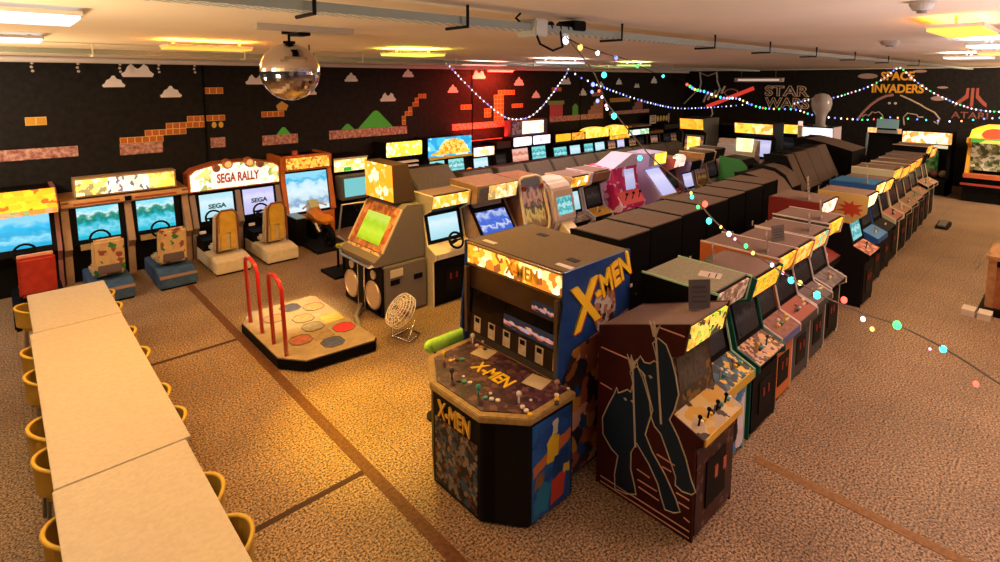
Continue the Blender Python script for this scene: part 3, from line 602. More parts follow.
# laminated cards standing on the cabinets
def card(label, x, y, z, w=.2, h=.2, rz=.35, lean=.12, m=None):
    t = thing('information_card', label, 'card', (x, y, z), rz, 'grey cards standing on the right-hand row')
    MB().box(-w / 2, w / 2, -.004, .004, .005, h).rot(-lean, 'X').obj('card_sheet', m or grain((.26, .2, .17), (.36, .29, .25), 40, .5), t)
    b = MB()
    for k in range(4): b.box(-w * .36, w * (.36 - .08 * (k % 2)), -.0065, -.0035, h * (.25 + .16 * k), h * (.31 + .16 * k))
    b.rot(-lean, 'X').obj('printed_lines', mat((.06, .05, .05), .6), t)
    MB().box(-w / 2, w / 2, -.004, .07, 0, .006).obj('foot', GREY, t)
card('large dark grey card standing on the dark red cat cabinet', 4.16, 2.05, 1.71, .18, .25, -.7, .1, mat((.09, .08, .08), .4))
card('grey card standing at the back of the teal-sided cabinet', 5.45, 2.55, 1.725, .2, .16, .4)
card('grey card standing on the orange-sided cabinet', 6.15, 2.27, 1.705, .2, .22, .3)
card('dark card standing on the cabinet with fiery orange marquee', 6.8, 2.4, 1.665, .22, .2, -.3, .1, mat((.12, .1, .09), .5))
card('grey card standing on the cabinet with orange and teal striped marquee', 7.6, 2.3, 1.665, .18, .22, .2)
card('grey card standing on the cabinet in front of the tall red-sided one', 8.2, 2.35, 1.705, .2, .26, .2)
card('tall grey card standing on the tall red-sided cabinet', 8.95, 2.75, 1.805, .2, .34, .2)
card('pale card standing on the blue-sided cabinet', 11.1, 2.5, 1.805, .16, .32, .2, .1, mat((.45, .38, .32), .5))
tg = thing('paper_tag', 'white paper tag lying on top of the black cabinet beside the cat cabinet', 'paper', (4.85, 2.3, 1.765), .3)
MB().box(-.08, .08, -.1, .1, 0, .004).obj('sheet', mat((.55, .47, .4), .7), tg)
MB().box(-.06, .06, -.06, -.05, .004, .006).box(-.06, .03, .0, .01, .004, .006).obj('printed_lines', DARK, tg)

# ------------------------------------------------------------------ middle row seen from behind
Bg = 'black cabinets of the middle row seen from behind'
def YB(x): return 3.68 + .055 * (x - 5.4)
BT = grain((.12, .082, .066), (.17, .12, .095), 60, .75)
xs = [(5.37, 6.1), (6.14, 6.98), (7.02, 7.8), (7.84, 8.63), (8.67, 9.38), (9.42, 10.22), (10.28, 11.0)]
lb = ['black flat-topped cabinet back at the near end, right behind the blue six-player one', 'black flat-topped cabinet back, second from the near end of the middle row', 'black flat-topped cabinet back, third from the near end, under the string of lights', 'black flat-topped cabinet back, fourth from the near end of the middle row', 'black flat-topped cabinet back, fifth from the near end of the middle row', 'black flat-topped cabinet back, sixth from the near end of the middle row', 'last flat-topped black cabinet back before the rounded ones of the middle row']
for (a, b), l in zip(xs, lb): cab(l, a, b, YB(a), 'N', h=1.69, d=.86, side=BLACK, marq=M_(MY, int(a * 10), 1, 6), scr='blue', top=BT, det=1, group=Bg, cpbtn=False)
cab('dark cabinet back with rounded brown top in the middle row', 11.1, 12.0, YB(11), 'N', h=1.72, d=.95, side=DARK, marq=M_(MY, 3, 1), top=TANTOP, back='round', det=1, group=Bg, cpbtn=False)
cab('low rounded cabinet back next to the leaning black backs of the middle row', 12.05, 12.6, YB(12), 'N', h=1.78, d=.9, side=DARK, top=BT, back='round', det=1, group=Bg, cpbtn=False)
sl = ['narrow dark cabinet back with sloping rear, first of the leaning backs in the middle row', 'dark cabinet back with sloping rear and small holes, second of the leaning backs', 'dark cabinet back with sloping rear, third of the leaning backs in the middle row', 'dark cabinet back with sloping rear, fourth of the leaning backs in the middle row']
for (a, b), l in zip(((12.65, 13.1), (13.2, 14.0), (14.1, 14.9), (15.0, 15.7)), sl): cab(l, a, b, YB(a) - .05, 'N', h=1.95, d=.95, side=BLACK, top=BT, back='steep', det=1, group=Bg, cpbtn=False)
cab('broad dark cabinet with long sloping roof at the far end of the middle row', 15.85, 17.1, YB(15.8) - .3, 'N', h=2.05, d=1.5, side=BLACK, top=BT, back='long', det=1, group=Bg, cpbtn=False)

# ------------------------------------------------------------------ row C faces the camera side, row D is back to back behind it
Cg = 'mixed cabinets of the row beyond the black backs'
cab('cream driving cabinet with steering wheel, yellow marquee and pale blue screen behind the six-player one', 4.89, 5.68, 6.72, h=1.8, d=.62, side=LGREY, trim=CREAM, marq=M_([(.95, .55, .03), (1., .7, .08), (.9, .45, .02), (1., .9, .5)], 3, 1.2, 6), scr='pale', scr_s=1., cp=CREAM, lip=CREAM, wheel=True, det=1, group=Cg, lower=BLACK)
t = wthing('arcade_cabinet', 'cabinet with royal blue tilted screen and wide yellow marquee, beside the cream driving cabinet', 'arcade cabinet', (6.15, 6.9, 0), Cg)
MB().prism([(6.75, 0), (6.75, .8), (6.6, .85), (6.6, .92), (7.0, 1.5), (6.7, 1.58), (6.66, 1.86), (7.4, 1.9), (7.4, 0)], 5.7, 6.62, 'x').obj('body', grain((.2, .12, .08), (.26, .16, .1), 12, .5), t)
b_ = MB().slab((6.585, .93), (6.985, 1.5), 5.76, 6.56, .01).obj('bezel', BLACK, t)
MB().slab((6.59, .97), (6.955, 1.45), 5.82, 6.5, .008).obj('screen', screen_mat('royal', .9), b_)
m_ = MB().slab((6.69, 1.6), (6.645, 1.84), 5.95, 6.6, .02).obj('marquee', M_([(.9, .6, .1), (1., .75, .15), (.4, .3, .1), (.95, .85, .5)], 4, 1.1, 6), t)
MB().slab((6.69, 1.6), (6.645, 1.84), 5.72, 5.93, .02).obj('speaker_panel', GREY, m_)
MB().box(5.8, 6.4, 6.86, 6.95, 1.46, 1.56).obj('lamp_housing', GREY, t)
# pinball-like cabinet with cream oval frame
t = wthing('arcade_cabinet', 'cabinet with cream rounded frame around a dark red and gold picture', 'arcade cabinet', (6.95, 6.8, 0), Cg)
MB().prism([(6.62, 0), (6.62, .8), (6.5, .85), (6.55, .95), (6.78, 1.85), (7.35, 1.88), (7.35, 0)], 6.7, 7.32, 'x').obj('body', grain((.22, .1, .06), (.3, .15, .08), 10, .5), t)
MB().slab((6.548, .98), (6.765, 1.83), 6.76, 7.26, .01).obj('backglass', screen_mat('gold', 1.), t)
fr_ = MB()
fr_.tube([(6.74, 6.53, .93), (6.7, 6.56, 1.1), (6.72, 6.7, 1.6), (6.74, 6.76, 1.82), (6.85, 6.78, 1.86), (7.2, 6.78, 1.86), (7.3, 6.76, 1.82), (7.32, 6.7, 1.6), (7.34, 6.56, 1.1), (7.3, 6.53, .93), (7.15, 6.5, .86), (6.88, 6.5, .86)], .03, 8, True)
fr_.obj('rim', CREAM, t, smooth=True)
MB().box(6.85, 7.2, 6.44, 6.6, .72, .86).obj('control_panel', CREAM, t)
MB().box(6.95, 7.1, 6.43, 6.445, .75, .82).obj('coin_slot', BLACK, t)
for x_ in (6.79, 7.23): MB().cyl((x_, 6.66, 1.68), (x_, 6.70, 1.68), .05).obj('speaker', mat((.25, .05, .04), .5), t)
# white rounded pod
t = wthing('arcade_cabinet', 'white rounded pod-like cabinet with a tilted cyan screen', 'arcade cabinet', (7.75, 6.8, 0), Cg)
PW = grain((.58, .47, .44), (.66, .55, .52), 6, .4)
MB().prism([(6.75, 0), (6.75, .55), (6.5, .95), (6.5, 1.05), (6.62, 1.55), (6.75, 1.7), (7.0, 1.76), (7.3, 1.7), (7.4, 1.5), (7.4, 0)], 7.42, 8.08, 'x').obj('body', PW, t, bevel=.05)
b_ = MB().slab((6.49, 1.02), (6.615, 1.54), 7.5, 8.0, .012).obj('bezel', mat((.55, .42, .38), .4), t)
MB().slab((6.5, 1.1), (6.605, 1.49), 7.55, 7.96, .016).obj('screen', screen_mat('teal', .95), b_)
for x_ in (7.38, 8.12): MB().cyl((x_, 6.72, 1.3), (x_ + (.05 if x_ < 7.7 else -.05), 6.72, 1.3), .09).obj('side_knob', mat((.2, .1, .12), .4), t)
MB().prism([(6.5, .95), (6.3, .8), (6.3, .74), (6.7, .5)], 7.6, 7.9, 'x').obj('control_panel', CREAM, t)
cab('slim cabinet with yellow marquee and pale blue screen behind the white pod', 8.12, 8.72, 6.6, h=1.72, d=.8, side=CREAM, marq=M_(MY + [(.9, .95, .9)], 6, 1.2, 5), scr='pale', cp=grain((.5, .42, .35), (.2, .12, .1), 10), det=1, group=Cg)
cab('lilac-white edged black cabinet with brown header and small yellow plate', 8.78, 9.42, 6.6, h=1.74, d=.8, side=mat((.55, .5, .7), .4), trim=mat((.6, .55, .75), .4), marq=grain((.2, .09, .06), (.28, .13, .08), 14), scr='dark', cp=mat((.6, .35, .05), .4), det=1, group=Cg)
# pink cabinet
t = wthing('arcade_cabinet', 'magenta cabinet with white lightning panel and lilac dome hood', 'arcade cabinet', (10.0, 6.9, 0), Cg)
MG_ = art([(.45, .02, .12), (.6, .03, .18), (.55, .02, .2), (.75, .55, .8), (.6, .04, .15)], 7, 3)
MB().prism([(6.72, 0), (6.72, .7), (6.5, .85), (6.5, .95), (6.68, 1.2), (6.76, 1.72), (7.4, 1.75), (7.4, 0)], 9.55, 10.45, 'x').obj('body', MG_, t)
MB().prism([(9.55, 1.72), (10.45, 1.72), (10.42, 1.97), (10.25, 1.98), (9.85, 1.82)], 6.75, 7.3, 'y').obj('hood', mat((.55, .48, .75), .4), t)
MB().slab((6.66, 1.22), (6.74, 1.66), 9.95, 10.3, .012).obj('screen', screen_mat('lilac', .8), t)
MB().slab((6.49, .96), (6.67, 1.2), 9.6, 10.4, .02).obj('control_panel', mat((.6, .1, .1), .4), t)
for x_ in (9.75, 10.0, 10.25): MB().cyl((x_, 6.55, 1.04), (x_, 6.52, 1.16), .01).ball((x_, 6.52, 1.18), .03).obj('joystick', BLACK, t)
MB().box(9.7, 10.3, 6.715, 6.722, .1, .6).obj('lower_front', mat((.25, .02, .06), .5), t)
# purple cabinet with tilted white screen
t = wthing('arcade_cabinet', 'lilac cabinet with white-blue tilted screen under a bright yellow marquee', 'arcade cabinet', (11.25, 6.9, 0), Cg)
MB().prism([(6.6, 0), (6.6, .8), (6.45, .95), (6.95, 1.5), (6.8, 1.6), (6.78, 1.9), (7.4, 1.9), (7.4, 0)], 11.02, 11.75, 'x').obj('body', mat((.4, .35, .65), .45), t)
MB().slab((6.44, .97), (6.93, 1.5), 11.1, 11.68, .012).obj('screen', screen_mat('lilac', 1.), t)
MB().slab((6.79, 1.62), (6.765, 1.88), 11.25, 11.75, .015).obj('marquee', M_([(1., .85, .05), (1., .9, .2), (.9, .7, .02)], 2, 1.5, 4), t)
MB().slab((6.44, .9), (6.45, .97), 11.02, 11.75, .02).obj('control_panel', mat((.6, .35, .1), .4), t)
cab('small cabinet with red dome and pinkish-white marquee', 11.85, 12.4, 6.5, h=1.72, d=.8, side=mat((.4, .08, .06), .4), marq=M_([(.95, .7, .6), (1., .85, .75), (.6, .2, .15)], 5, .9, 4), cp=RED, det=1, group=Cg, dome=True)
cab('small cabinet with glowing violet screen', 12.45, 13.05, 6.4, h=1.6, d=.8, side=mat((.3, .22, .45), .4), scr='lilac', cp=mat((.05, .25, .3), .4), det=1, group=Cg)
cab('brown wooden cabinet with sloping glass front', 13.1, 13.75, 6.4, h=1.75, d=.8, side=WOOD, trim=CREAM, scr='gold', bez=WOOD, cp=WOOD, det=1, group=Cg, scr_s=.4)
cab('dark cabinet with cream-white edges beside the brown wooden one', 13.8, 14.5, 6.48, h=1.78, d=.8, side=GREY, trim=WHITE, scr='dark', det=1, group=Cg, cp=CREAM)
t = wthing('arcade_cabinet', 'low black box-shaped cabinet with bright green side panel', 'arcade cabinet', (14.15, 6.0, 0), Cg)
MB().prism([(5.75, 0), (5.75, 1.42), (5.9, 1.56), (6.4, 1.6), (6.4, 0)], 13.85, 14.65, 'x').obj('body', BLACK, t)
MB().prism([(5.7, 0), (5.7, 1.42), (5.88, 1.58), (6.43, 1.63), (6.43, 0)], 13.8, 13.85, 'x').obj('side_panel', mat((.05, .22, .06), .45), t)
MB().slab((5.74, .9), (5.745, 1.38), 13.92, 14.58, .01).obj('service_door', DARK, t)
Dg = 'dark cabinet backs facing the wall row'
xs = [5.32, 6.4, 7.3, 8.1, 8.9, 9.7, 10.5, 11.3, 12.1, 12.9, 13.7]
lb = ['broad dark sloping cabinet back right behind the dance machine', 'dark sloping cabinet back beside the broad one, above the cream driving cabinet', 'dark sloping cabinet back above the royal blue screen', 'dark sloping cabinet back above the cream oval-framed cabinet', 'dark sloping cabinet back above the white pod', 'dark sloping cabinet back above the lilac-edged black cabinet', 'dark sloping cabinet back above the magenta cabinet, to its left', 'dark sloping cabinet back right behind the lilac hood', 'dark sloping cabinet back above the lilac cabinet with yellow marquee', 'dark sloping cabinet back above the red-domed cabinet', 'dark sloping cabinet back above the violet screen']
for i, (x_, l) in enumerate(zip(xs, lb)):
    cab(l, x_, x_ + (.95 if i == 0 else .76), 7.5 if i else 7.43, 'N', h=2.0 if i == 0 else 1.85, d=1.25 if i == 0 else .92, side=mat((.06, .05, .045), .6), top=grain((.06, .046, .037), (.09, .07, .056), 40, .7), back='slope', det=1, group=Dg, cpbtn=False, scr='blue')
# ------------------------------------------------------------------ wall row (faces the room)
Eg = 'lit cabinets along the left wall'
def lit(label, x0, x1, marqs, screens, y=12.2, hb=1.45, zm=(1.5, 1.75), side=DARK, zs=(.85, 1.3), extra=None, dome=False, name='arcade_cabinet'):
    """upright with a light box on top; marqs / screens are lists of (x0, x1, material)"""
    t = wthing(name, label, 'arcade cabinet', ((x0 + x1) / 2, y + .4, 0), Eg)
    pr = [(y, 0), (y, .7), (y - .12, .76), (y - .12, .82), (y + .1, .86), (y + .18, zs[1] + .05), (y + .02, zm[0] - .03), (y + .02, zm[1]), (y + .7, zm[1]), (y + .7, 0)]
    for a in (x0, x1 - .03): MB().prism(pr, a, a + .03, 'x').obj('side_panel', side, t)
    ins = [(y + .02, 0), (y + .02, .7), (y - .1, .77), (y - .1, .81), (y + .12, .85), (y + .2, zs[1] + .05), (y + .04, zm[0] - .02), (y + .04, zm[1] - .02), (y + .69, zm[1] - .02), (y + .69, 0)]
    MB().prism(ins, x0 + .03, x1 - .03, 'x').obj('body', BLACK, t)
    for a, b, m in marqs:
        q = MB().box(a, b, y - .01, y + .04, zm[0], zm[1]).obj('marquee', m, t, bevel=.012)
        if dome: MB().prism([((a + b) / 2 + (b - a) / 2 * math.cos(i * PI / 10), zm[1] + .12 * math.sin(i * PI / 10)) for i in range(11)], y, y + .3, 'y').obj('marquee_arch', m, q)
    for a, b, m in screens:
        s_ = MB().slab((y + .1, zs[0] + .02), (y + .165, zs[1]), a - .03, b + .03, .02).obj('bezel', BLACK, t)
        MB().slab((y + .09, zs[0] + .05), (y + .15, zs[1] - .02), a, b, .006).obj('screen', m, s_)
        MB().cyl(((a + b) / 2, y, .8), ((a + b) / 2, y - .02, .93), .01, seg=8).ball(((a + b) / 2, y - .02, .94), .025, 8, 6).obj('joystick', KN[int(a * 7) % 6], t)
    MB().box(x0 + .03, x1 - .03, y - .125, y + .08, .805, .83).obj('control_panel', mat((.45, .33, .24), .5), t)
    return t
S = screen_mat
GM = M_([(.75, .75, .05), (.5, .6, .05), (.9, .95, .6), (.8, .7, .05)], 4, 1.2, 6)
t = lit('cabinet with lime-yellow light box and stacked white trays below it, by the dance machine', 7.35, 8.45, [(7.35, 8.45, GM)], [(7.6, 8.2, S('dark'))], zm=(1.6, 1.98))
for z in (1.3, 1.42): MB().box(7.5, 8.3, 12.15, 12.3, z, z + .04).obj('tray', WHITE, t)
DM = M_([(.02, .3, .6), (.04, .42, .72), (.1, .5, .8), (.5, .75, .85)], 9, 1.1, 2.)
t = lit('twin cabinet with large blue and yellow light box and two teal screens', 8.65, 10.2, [(8.66, 10.2, DM)], [(8.8, 9.3, S('teal')), (9.45, 10.0, S('teal'))], zm=(1.45, 2.0), zs=(.95, 1.35))
MB().box(8.66, 10.2, 12.17, 12.2, 1.4, 1.47).obj('marquee_trim', YEL, t)
MB().prism([(8.72, 1.52), (10.12, 1.52), (10.1, 1.62)] + [(9.5 + .5 * math.cos(i * PI / 12), 1.62 + .33 * math.sin(i * PI / 12)) for i in range(13)] + [(8.8, 1.58)], 12.17, 12.19, 'y').obj('marquee_picture', M_([(.9, .5, .02), (1., .65, .05), (.95, .58, .03), (.5, .2, .01), (1., .75, .2)], 5, 1.2, 7), t)
MB().ball((10.0, 12.05, .95), .13, 14, 8).obj('yellow_dome', YEL, t, smooth=True)
lit('cabinet with white and yellow light box next to the red glowing wall', 10.28, 11.12, [(10.3, 11.1, M_([(.95, .95, .85), (.9, .75, .3), (1, 1, .9)], 5, 1.2, 3))], [(10.4, 10.95, S('pale', 1.))], zm=(1.34, 1.6), zs=(.75, 1.28))
lit('unlit dark cabinet between two lit ones under the red glowing wall', 11.2, 11.82, [(11.22, 11.8, mat((.06, .03, .03), .5))], [(11.3, 11.7, S('dark'))], zm=(1.5, 1.7))
t = lit('twin cabinet with two small white marquees below a tall white sign box', 11.9, 13.7, [(11.95, 12.75, M_([(.8, .8, .95), (.6, .55, .8), (1, 1, 1)], 2, 1.1, 4)), (12.85, 13.65, M_([(.8, .8, .95), (.6, .55, .8), (1, 1, 1)], 6, 1.1, 4))], [(12.0, 12.7, S('red', 1.)), (12.9, 13.55, S('teal', 1.))], zm=(1.5, 1.78), zs=(.95, 1.42))
sb = MB().box(11.9, 13.6, 12.3, 12.6, 1.82, 2.32).obj('sign_box', mat((.1, .06, .09), .5), t)
MB().box(12.4, 13.4, 12.28, 12.3, 1.87, 2.28).obj('sign_face', M_([(.9, .92, .85), (1, 1, .95), (.7, .75, .5), (.9, .8, .5)], 8, 1.2, 2.5), sb)
MB().box(11.95, 12.35, 12.285, 12.3, 1.87, 2.28).obj('sign_panel', art([(.3, .2, .3), (.5, .4, .5), (.1, .05, .1)], 3, 9), sb)
lit('cabinet with plain amber marquee and cyan screen, right of the tall white sign box', 13.93, 14.73, [(13.95, 14.72, M_([(.85, .55, .02), (.95, .65, .03)], 1, 1.1, 4))], [(14.0, 14.65, S('teal', 1.))])
lit('cabinet with yellow patterned marquee and cyan screen, second right of the tall white sign box', 14.78, 15.5, [(14.8, 15.48, M_(MY, 4, 1.1, 6))], [(14.85, 15.4, S('pale', 1.))])
lit('twin cabinet under a rounded yellow light box with teal screens', 15.55, 16.95, [(15.57, 16.93, M_([(1., .75, .05), (1., .85, .15), (.95, .65, .02)], 7, 1.4, 3))], [(15.65, 16.15, S('teal', 1.)), (16.3, 16.85, S('pale', 1.))], dome=True)
t = lit('twin cabinet under a two-tier rounded yellow light box with cream screens', 17.0, 18.25, [(17.02, 18.2, M_([(1., .72, .05), (1., .85, .15), (.95, .6, .02)], 9, 1.4, 3))], [(17.1, 17.55, S('gold', 1.3)), (17.7, 18.15, S('lilac', 1.))], dome=True)
MB().box(17.02, 18.2, 12.12, 12.2, 1.36, 1.48).obj('lower_marquee', M_(MY, 3, 1.3, 4), t)
t = lit('cabinet with white and green strip light marquee under a pale shelf', 18.3, 19.75, [(18.35, 19.7, M_([(.8, .85, .85), (.9, .95, .95), (.3, .6, .3)], 5, 1.1, 2))], [(18.5, 18.95, S('gold', .8)), (19.1, 19.55, S('dark'))], zm=(1.42, 1.62))
MB().box(18.3, 19.7, 12.1, 12.6, 1.74, 1.8).obj('shelf', mat((.4, .28, .2), .5), t)
t = lit('open wooden crane cabinet with yellow light inside', 19.85, 20.85, [(19.87, 20.83, WOOD)], [(20.1, 20.6, S('gold', 1.2))], side=WOOD, zm=(1.38, 1.5), zs=(.8, 1.3))
t = lit('dark cabinet carrying a framed sign with pale yellow figures on the left wall', 20.95, 22.3, [(20.95, 22.25, mat((.05, .045, .04), .5))], [(21.1, 21.6, S('dark')), (21.7, 22.15, S('gold', .5))], zm=(1.5, 1.7))
q = MB().box(20.2, 21.75, 12.5, 12.55, 1.74, 2.14).obj('sign_board', BLACK, t)
MB().box(20.22, 20.7, 12.48, 12.5, 1.76, 2.12).obj('sign_panel', mat((.7, .62, .5), .5), q)
for k in range(3): MB().box(20.32, 20.6, 12.472, 12.48, 1.82 + .1 * k, 1.88 + .1 * k).obj('sign_mark', [mat((.1, .3, .1), .5), mat((.6, .45, .1), .5), mat((.5, .15, .1), .5)][k], q)
for k in range(4): MB().ball((20.85 + .24 * k, 12.49, 1.95), .1, 8, 6, (1, .2, 1.3)).obj('sign_figure', mat((.7, .5, .15), .5), q)
MB().box(21.7, 21.76, 12.47, 12.5, 1.74, 2.14).obj('sign_edge', mat((.6, .5, .35), .5), q)

# ------------------------------------------------------------------ sit-down racers on the left wall
Rg = 'sit-down racing cabinets on the left wall'
def racer_seat(par, x, y, ztop, shell, base_m, inner, band=None, basew=.31):
    b = MB().prism([(y - .58, .03), (y - .58, .26), (y - .3, .3), (y + .7, .3), (y + .7, .03)], x - basew, x + basew, 'x').obj('seat_base', base_m, par, bevel=.015)
    MB().box(x - basew + .02, x + basew - .02, y - .56, y + .68, 0, .04).obj('base_skid', BLACK, b)
    s = MB().prism([(y - .18, .34), (y + .5, .3), (y + .5, .42), (y - .05, .46), (y - .18, ztop), (y - .3, ztop - .02), (y - .27, .4)], x - .22, x + .22, 'x').obj('seat', shell, par, bevel=.035)
    return b, s
def wheel(par, x, y, z, r=.15):
    MB().tube([(x + r * math.cos(a * PI / 8), y + r * .35 * math.sin(a * PI / 8), z + r * .93 * math.sin(a * PI / 8)) for a in range(16)], .02, 8, True).cyl((x - r, y, z), (x + r, y, z), .018, seg=8).cyl((x, y, z), (x, y + .25, z - .08), .03, seg=8).obj('steering_wheel', BLACK, par, smooth=True)

t = wthing('racing_cabinet', 'leftmost racing cabinet with orange-yellow slanted top and red bucket seat', 'racing cabinet', (.2, 11.6, 0), Rg)
for a in (-.62, .66): MB().prism([(11.9, 0), (11.9, .5), (11.75, .7), (12.0, 1.35), (11.62, 1.45), (12.1, 1.74), (12.9, 1.74), (12.9, 0)], a - .03, a + .03, 'x').obj('side_panel', mat((.3, .12, .11), .5), t)
MB().prism([(11.95, 0), (11.95, .5), (11.8, .7), (12.05, 1.4), (11.66, 1.46), (12.12, 1.72), (12.88, 1.72), (12.88, 0)], -.59, .67, 'x').obj('body', BLACK, t)
MB().slab((11.63, 1.48), (12.1, 1.745), -.59, .67, .02).obj('marquee', M_([(.95, .55, .02), (1., .66, .03), (.95, .5, .02), (.98, .6, .02), (.45, .12, .02)], 3, .9, 3.2), t)
MB().slab((11.62, 1.4), (11.62, 1.48), -.59, .67, .02).obj('marquee_lip', M_([(.8, .3, .05), (.9, .5, .2), (.3, .4, .2)], 2, .7, 4), t)
b_ = MB().slab((11.8, .72), (12.03, 1.4), -.58, .66, .01).obj('bezel', BLACK, t)
MB().slab((11.81, .82), (11.99, 1.36), -.45, .56, .006).obj('screen', S('blue', 1.), b_)
RS = grain((.35, .03, .02), (.45, .045, .03), 9, .35, coat=.3)
racer_seat(t, .3, 10.75, 1.0, RS, BLACK, None); MB().box(.08, .5, 10.5, 10.58, .97, 1.02).obj('seat_trim', mat((.6, .3, .2), .4), t, bevel=.01); wheel(t, .2, 11.55, .8)
t = wthing('racing_cabinet', 'twin racing cabinet with long yellow light box, two road screens and cream-backed seats', 'racing cabinet', (1.7, 11.6, 0), Rg)
BEI = grain((.35, .22, .14), (.42, .27, .17), 8, .5)
for a in (.78, 1.71, 2.66): MB().prism([(12.0, 0), (12.0, .5), (11.85, .65), (12.1, 1.3), (12.0, 1.46), (12.9, 1.5), (12.9, 0)], a - .055, a + .055, 'x').obj('post', BEI, t)
MB().prism([(12.05, 0), (12.05, .6), (12.15, 1.3), (12.06, 1.4), (12.9, 1.4), (12.9, 0)], .83, 2.61, 'x').obj('body', BLACK, t)
hd = MB().prism([(12.02, 1.35), (11.98, 1.38), (12.06, 1.48), (12.9, 1.5), (12.9, 1.35)], .73, 2.71, 'x').obj('header', mat((.55, .3, .12), .5), t)
for a in (.9, 1.82): MB().box(a, a + .68, 11.985, 12.0, 1.395, 1.43).obj('header_stripe', mat((.45, .08, .03), .5), hd)
MB().box(1.66, 1.76, 11.97, 12.0, 1.38, 1.46).obj('header_badge', BLACK, hd)
mq = MB().box(.93, 2.52, 12.05, 12.35, 1.52, 1.86).obj('marquee_box', mat((.4, .25, .12), .5), t)
MB().box(.96, 1.42, 12.03, 12.05, 1.55, 1.83).obj('marquee', M_([(.95, .85, .1), (.85, .75, .15), (.3, .25, .1), (1., .95, .5)], 3, 1.2, 5), mq)
MB().box(1.42, 2.06, 12.03, 12.05, 1.55, 1.83).obj('marquee', M_([(.9, .9, .95), (1, 1, 1), (.15, .15, .2), (.95, .7, .5)], 6, 1.2, 5), mq)
MB().box(2.06, 2.49, 12.03, 12.05, 1.55, 1.83).obj('marquee', M_([(.95, .8, .08), (1., .85, .2), (.5, .35, .1)], 8, 1.2, 5), mq)
SH = art([(.55, .38, .2), (.6, .42, .22), (.5, .33, .17), (.58, .4, .22), (.56, .4, .2), (.6, .41, .21), (.03, .2, .06), (.55, .36, .2), (.25, .07, .05), (.5, .35, .2)], 13, 5.5, rough=.45)
BB = grain((.03, .07, .15), (.05, .1, .2), 9, .5)
for x_, xs_ in ((1.25, 1.22), (2.15, 2.15)):
    b_ = MB().slab((12.0, .66), (12.12, 1.34), x_ - .4, x_ + .4, .01).obj('bezel', BLACK, t)
    MB().slab((12.01, .76), (12.1, 1.32), x_ - .31, x_ + .31, .02).obj('screen', S('road', 1.), b_)
    MB().box(x_ - .3, x_ - .02, 11.88, 12.05, .6, .68).obj('dash', mat((.45, .3, .12), .4), t)
    b2, s2 = racer_seat(t, xs_, 11.1, 1.0, SH, BB, None, basew=.29)
    MB().box(xs_ - .16, xs_ + .16, 10.79, 10.83, .42, .56).obj('seat_grille', mat((.12, .09, .1), .5), s2, bevel=.01)
    MB().box(xs_ - .29, xs_ + .29, 10.515, 10.53, .2, .25).obj('base_edge', mat((.3, .2, .16), .5), b2)
    wheel(t, xs_, 11.75, .8)
t = wthing('racing_cabinet', 'twin racing cabinet with arched light box, spotlights on top and two logo screens', 'racing cabinet', (3.65, 11.8, 0), Rg)
for a in (2.8, 3.66, 4.5): MB().prism([(12.05, 0), (12.05, .5), (11.9, .65), (12.12, 1.28), (12.9, 1.35), (12.9, 0)], a - .05, a + .05, 'x').obj('post', mat((.3, .22, .2), .5), t)
MB().prism([(12.08, 0), (12.08, .6), (12.16, 1.3), (12.9, 1.3), (12.9, 0)], 2.85, 4.45, 'x').obj('body', BLACK, t)
AP = [(2.74, 1.34), (4.56, 1.34), (4.56, 1.72), (4.45, 1.8), (4.0, 1.9), (3.3, 1.9), (2.86, 1.8), (2.74, 1.7)]
mb_ = MB().prism(AP, 12.1, 12.5, 'y').obj('marquee_box', mat((.5, .12, .04), .5), t)
MB().prism([(p[0] * .96 + 3.65 * .04, p[1] * .9 + 1.6 * .1) for p in AP], 12.085, 12.1, 'y').obj('marquee', M_([(.95, .95, .8), (.3, .35, .1), (.8, .75, .2), (1, 1, .9), (.6, .6, .2)], 3, 1.2, 5), mb_)
p_ = MB().box(3.16, 4.2, 12.06, 12.09, 1.38, 1.74).obj('marquee_plate', emis((1., .93, .86), .95), mb_)
text('lettering', 'SEGA RALLY', mat((.7, .13, .02), .5), p_, (3.68, 12.055, 1.58), .84, .2, '-y', .006, .03)
for x_, r_ in ((3.25, .075), (3.47, .095), (3.9, .095), (4.12, .075)):
    l_ = MB().cyl((x_, 12.0, 1.86 - (.06 if r_ < .08 else 0)), (x_, 12.16, 1.88 - (.06 if r_ < .08 else 0)), r_, seg=18).obj('spotlight', mat((.6, .2, .06), .4), mb_); MB().cyl((x_, 11.985, 1.86 - (.06 if r_ < .08 else 0)), (x_, 12.0, 1.86 - (.06 if r_ < .08 else 0)), r_ * .7, seg=16).obj('lens', emis((.95, .55, .2), .7) if r_ > .08 else mat((.3, .15, .12), .3), l_)
SEATY = grain((.55, .32, .04), (.65, .4, .06), 7, .35, coat=.3)
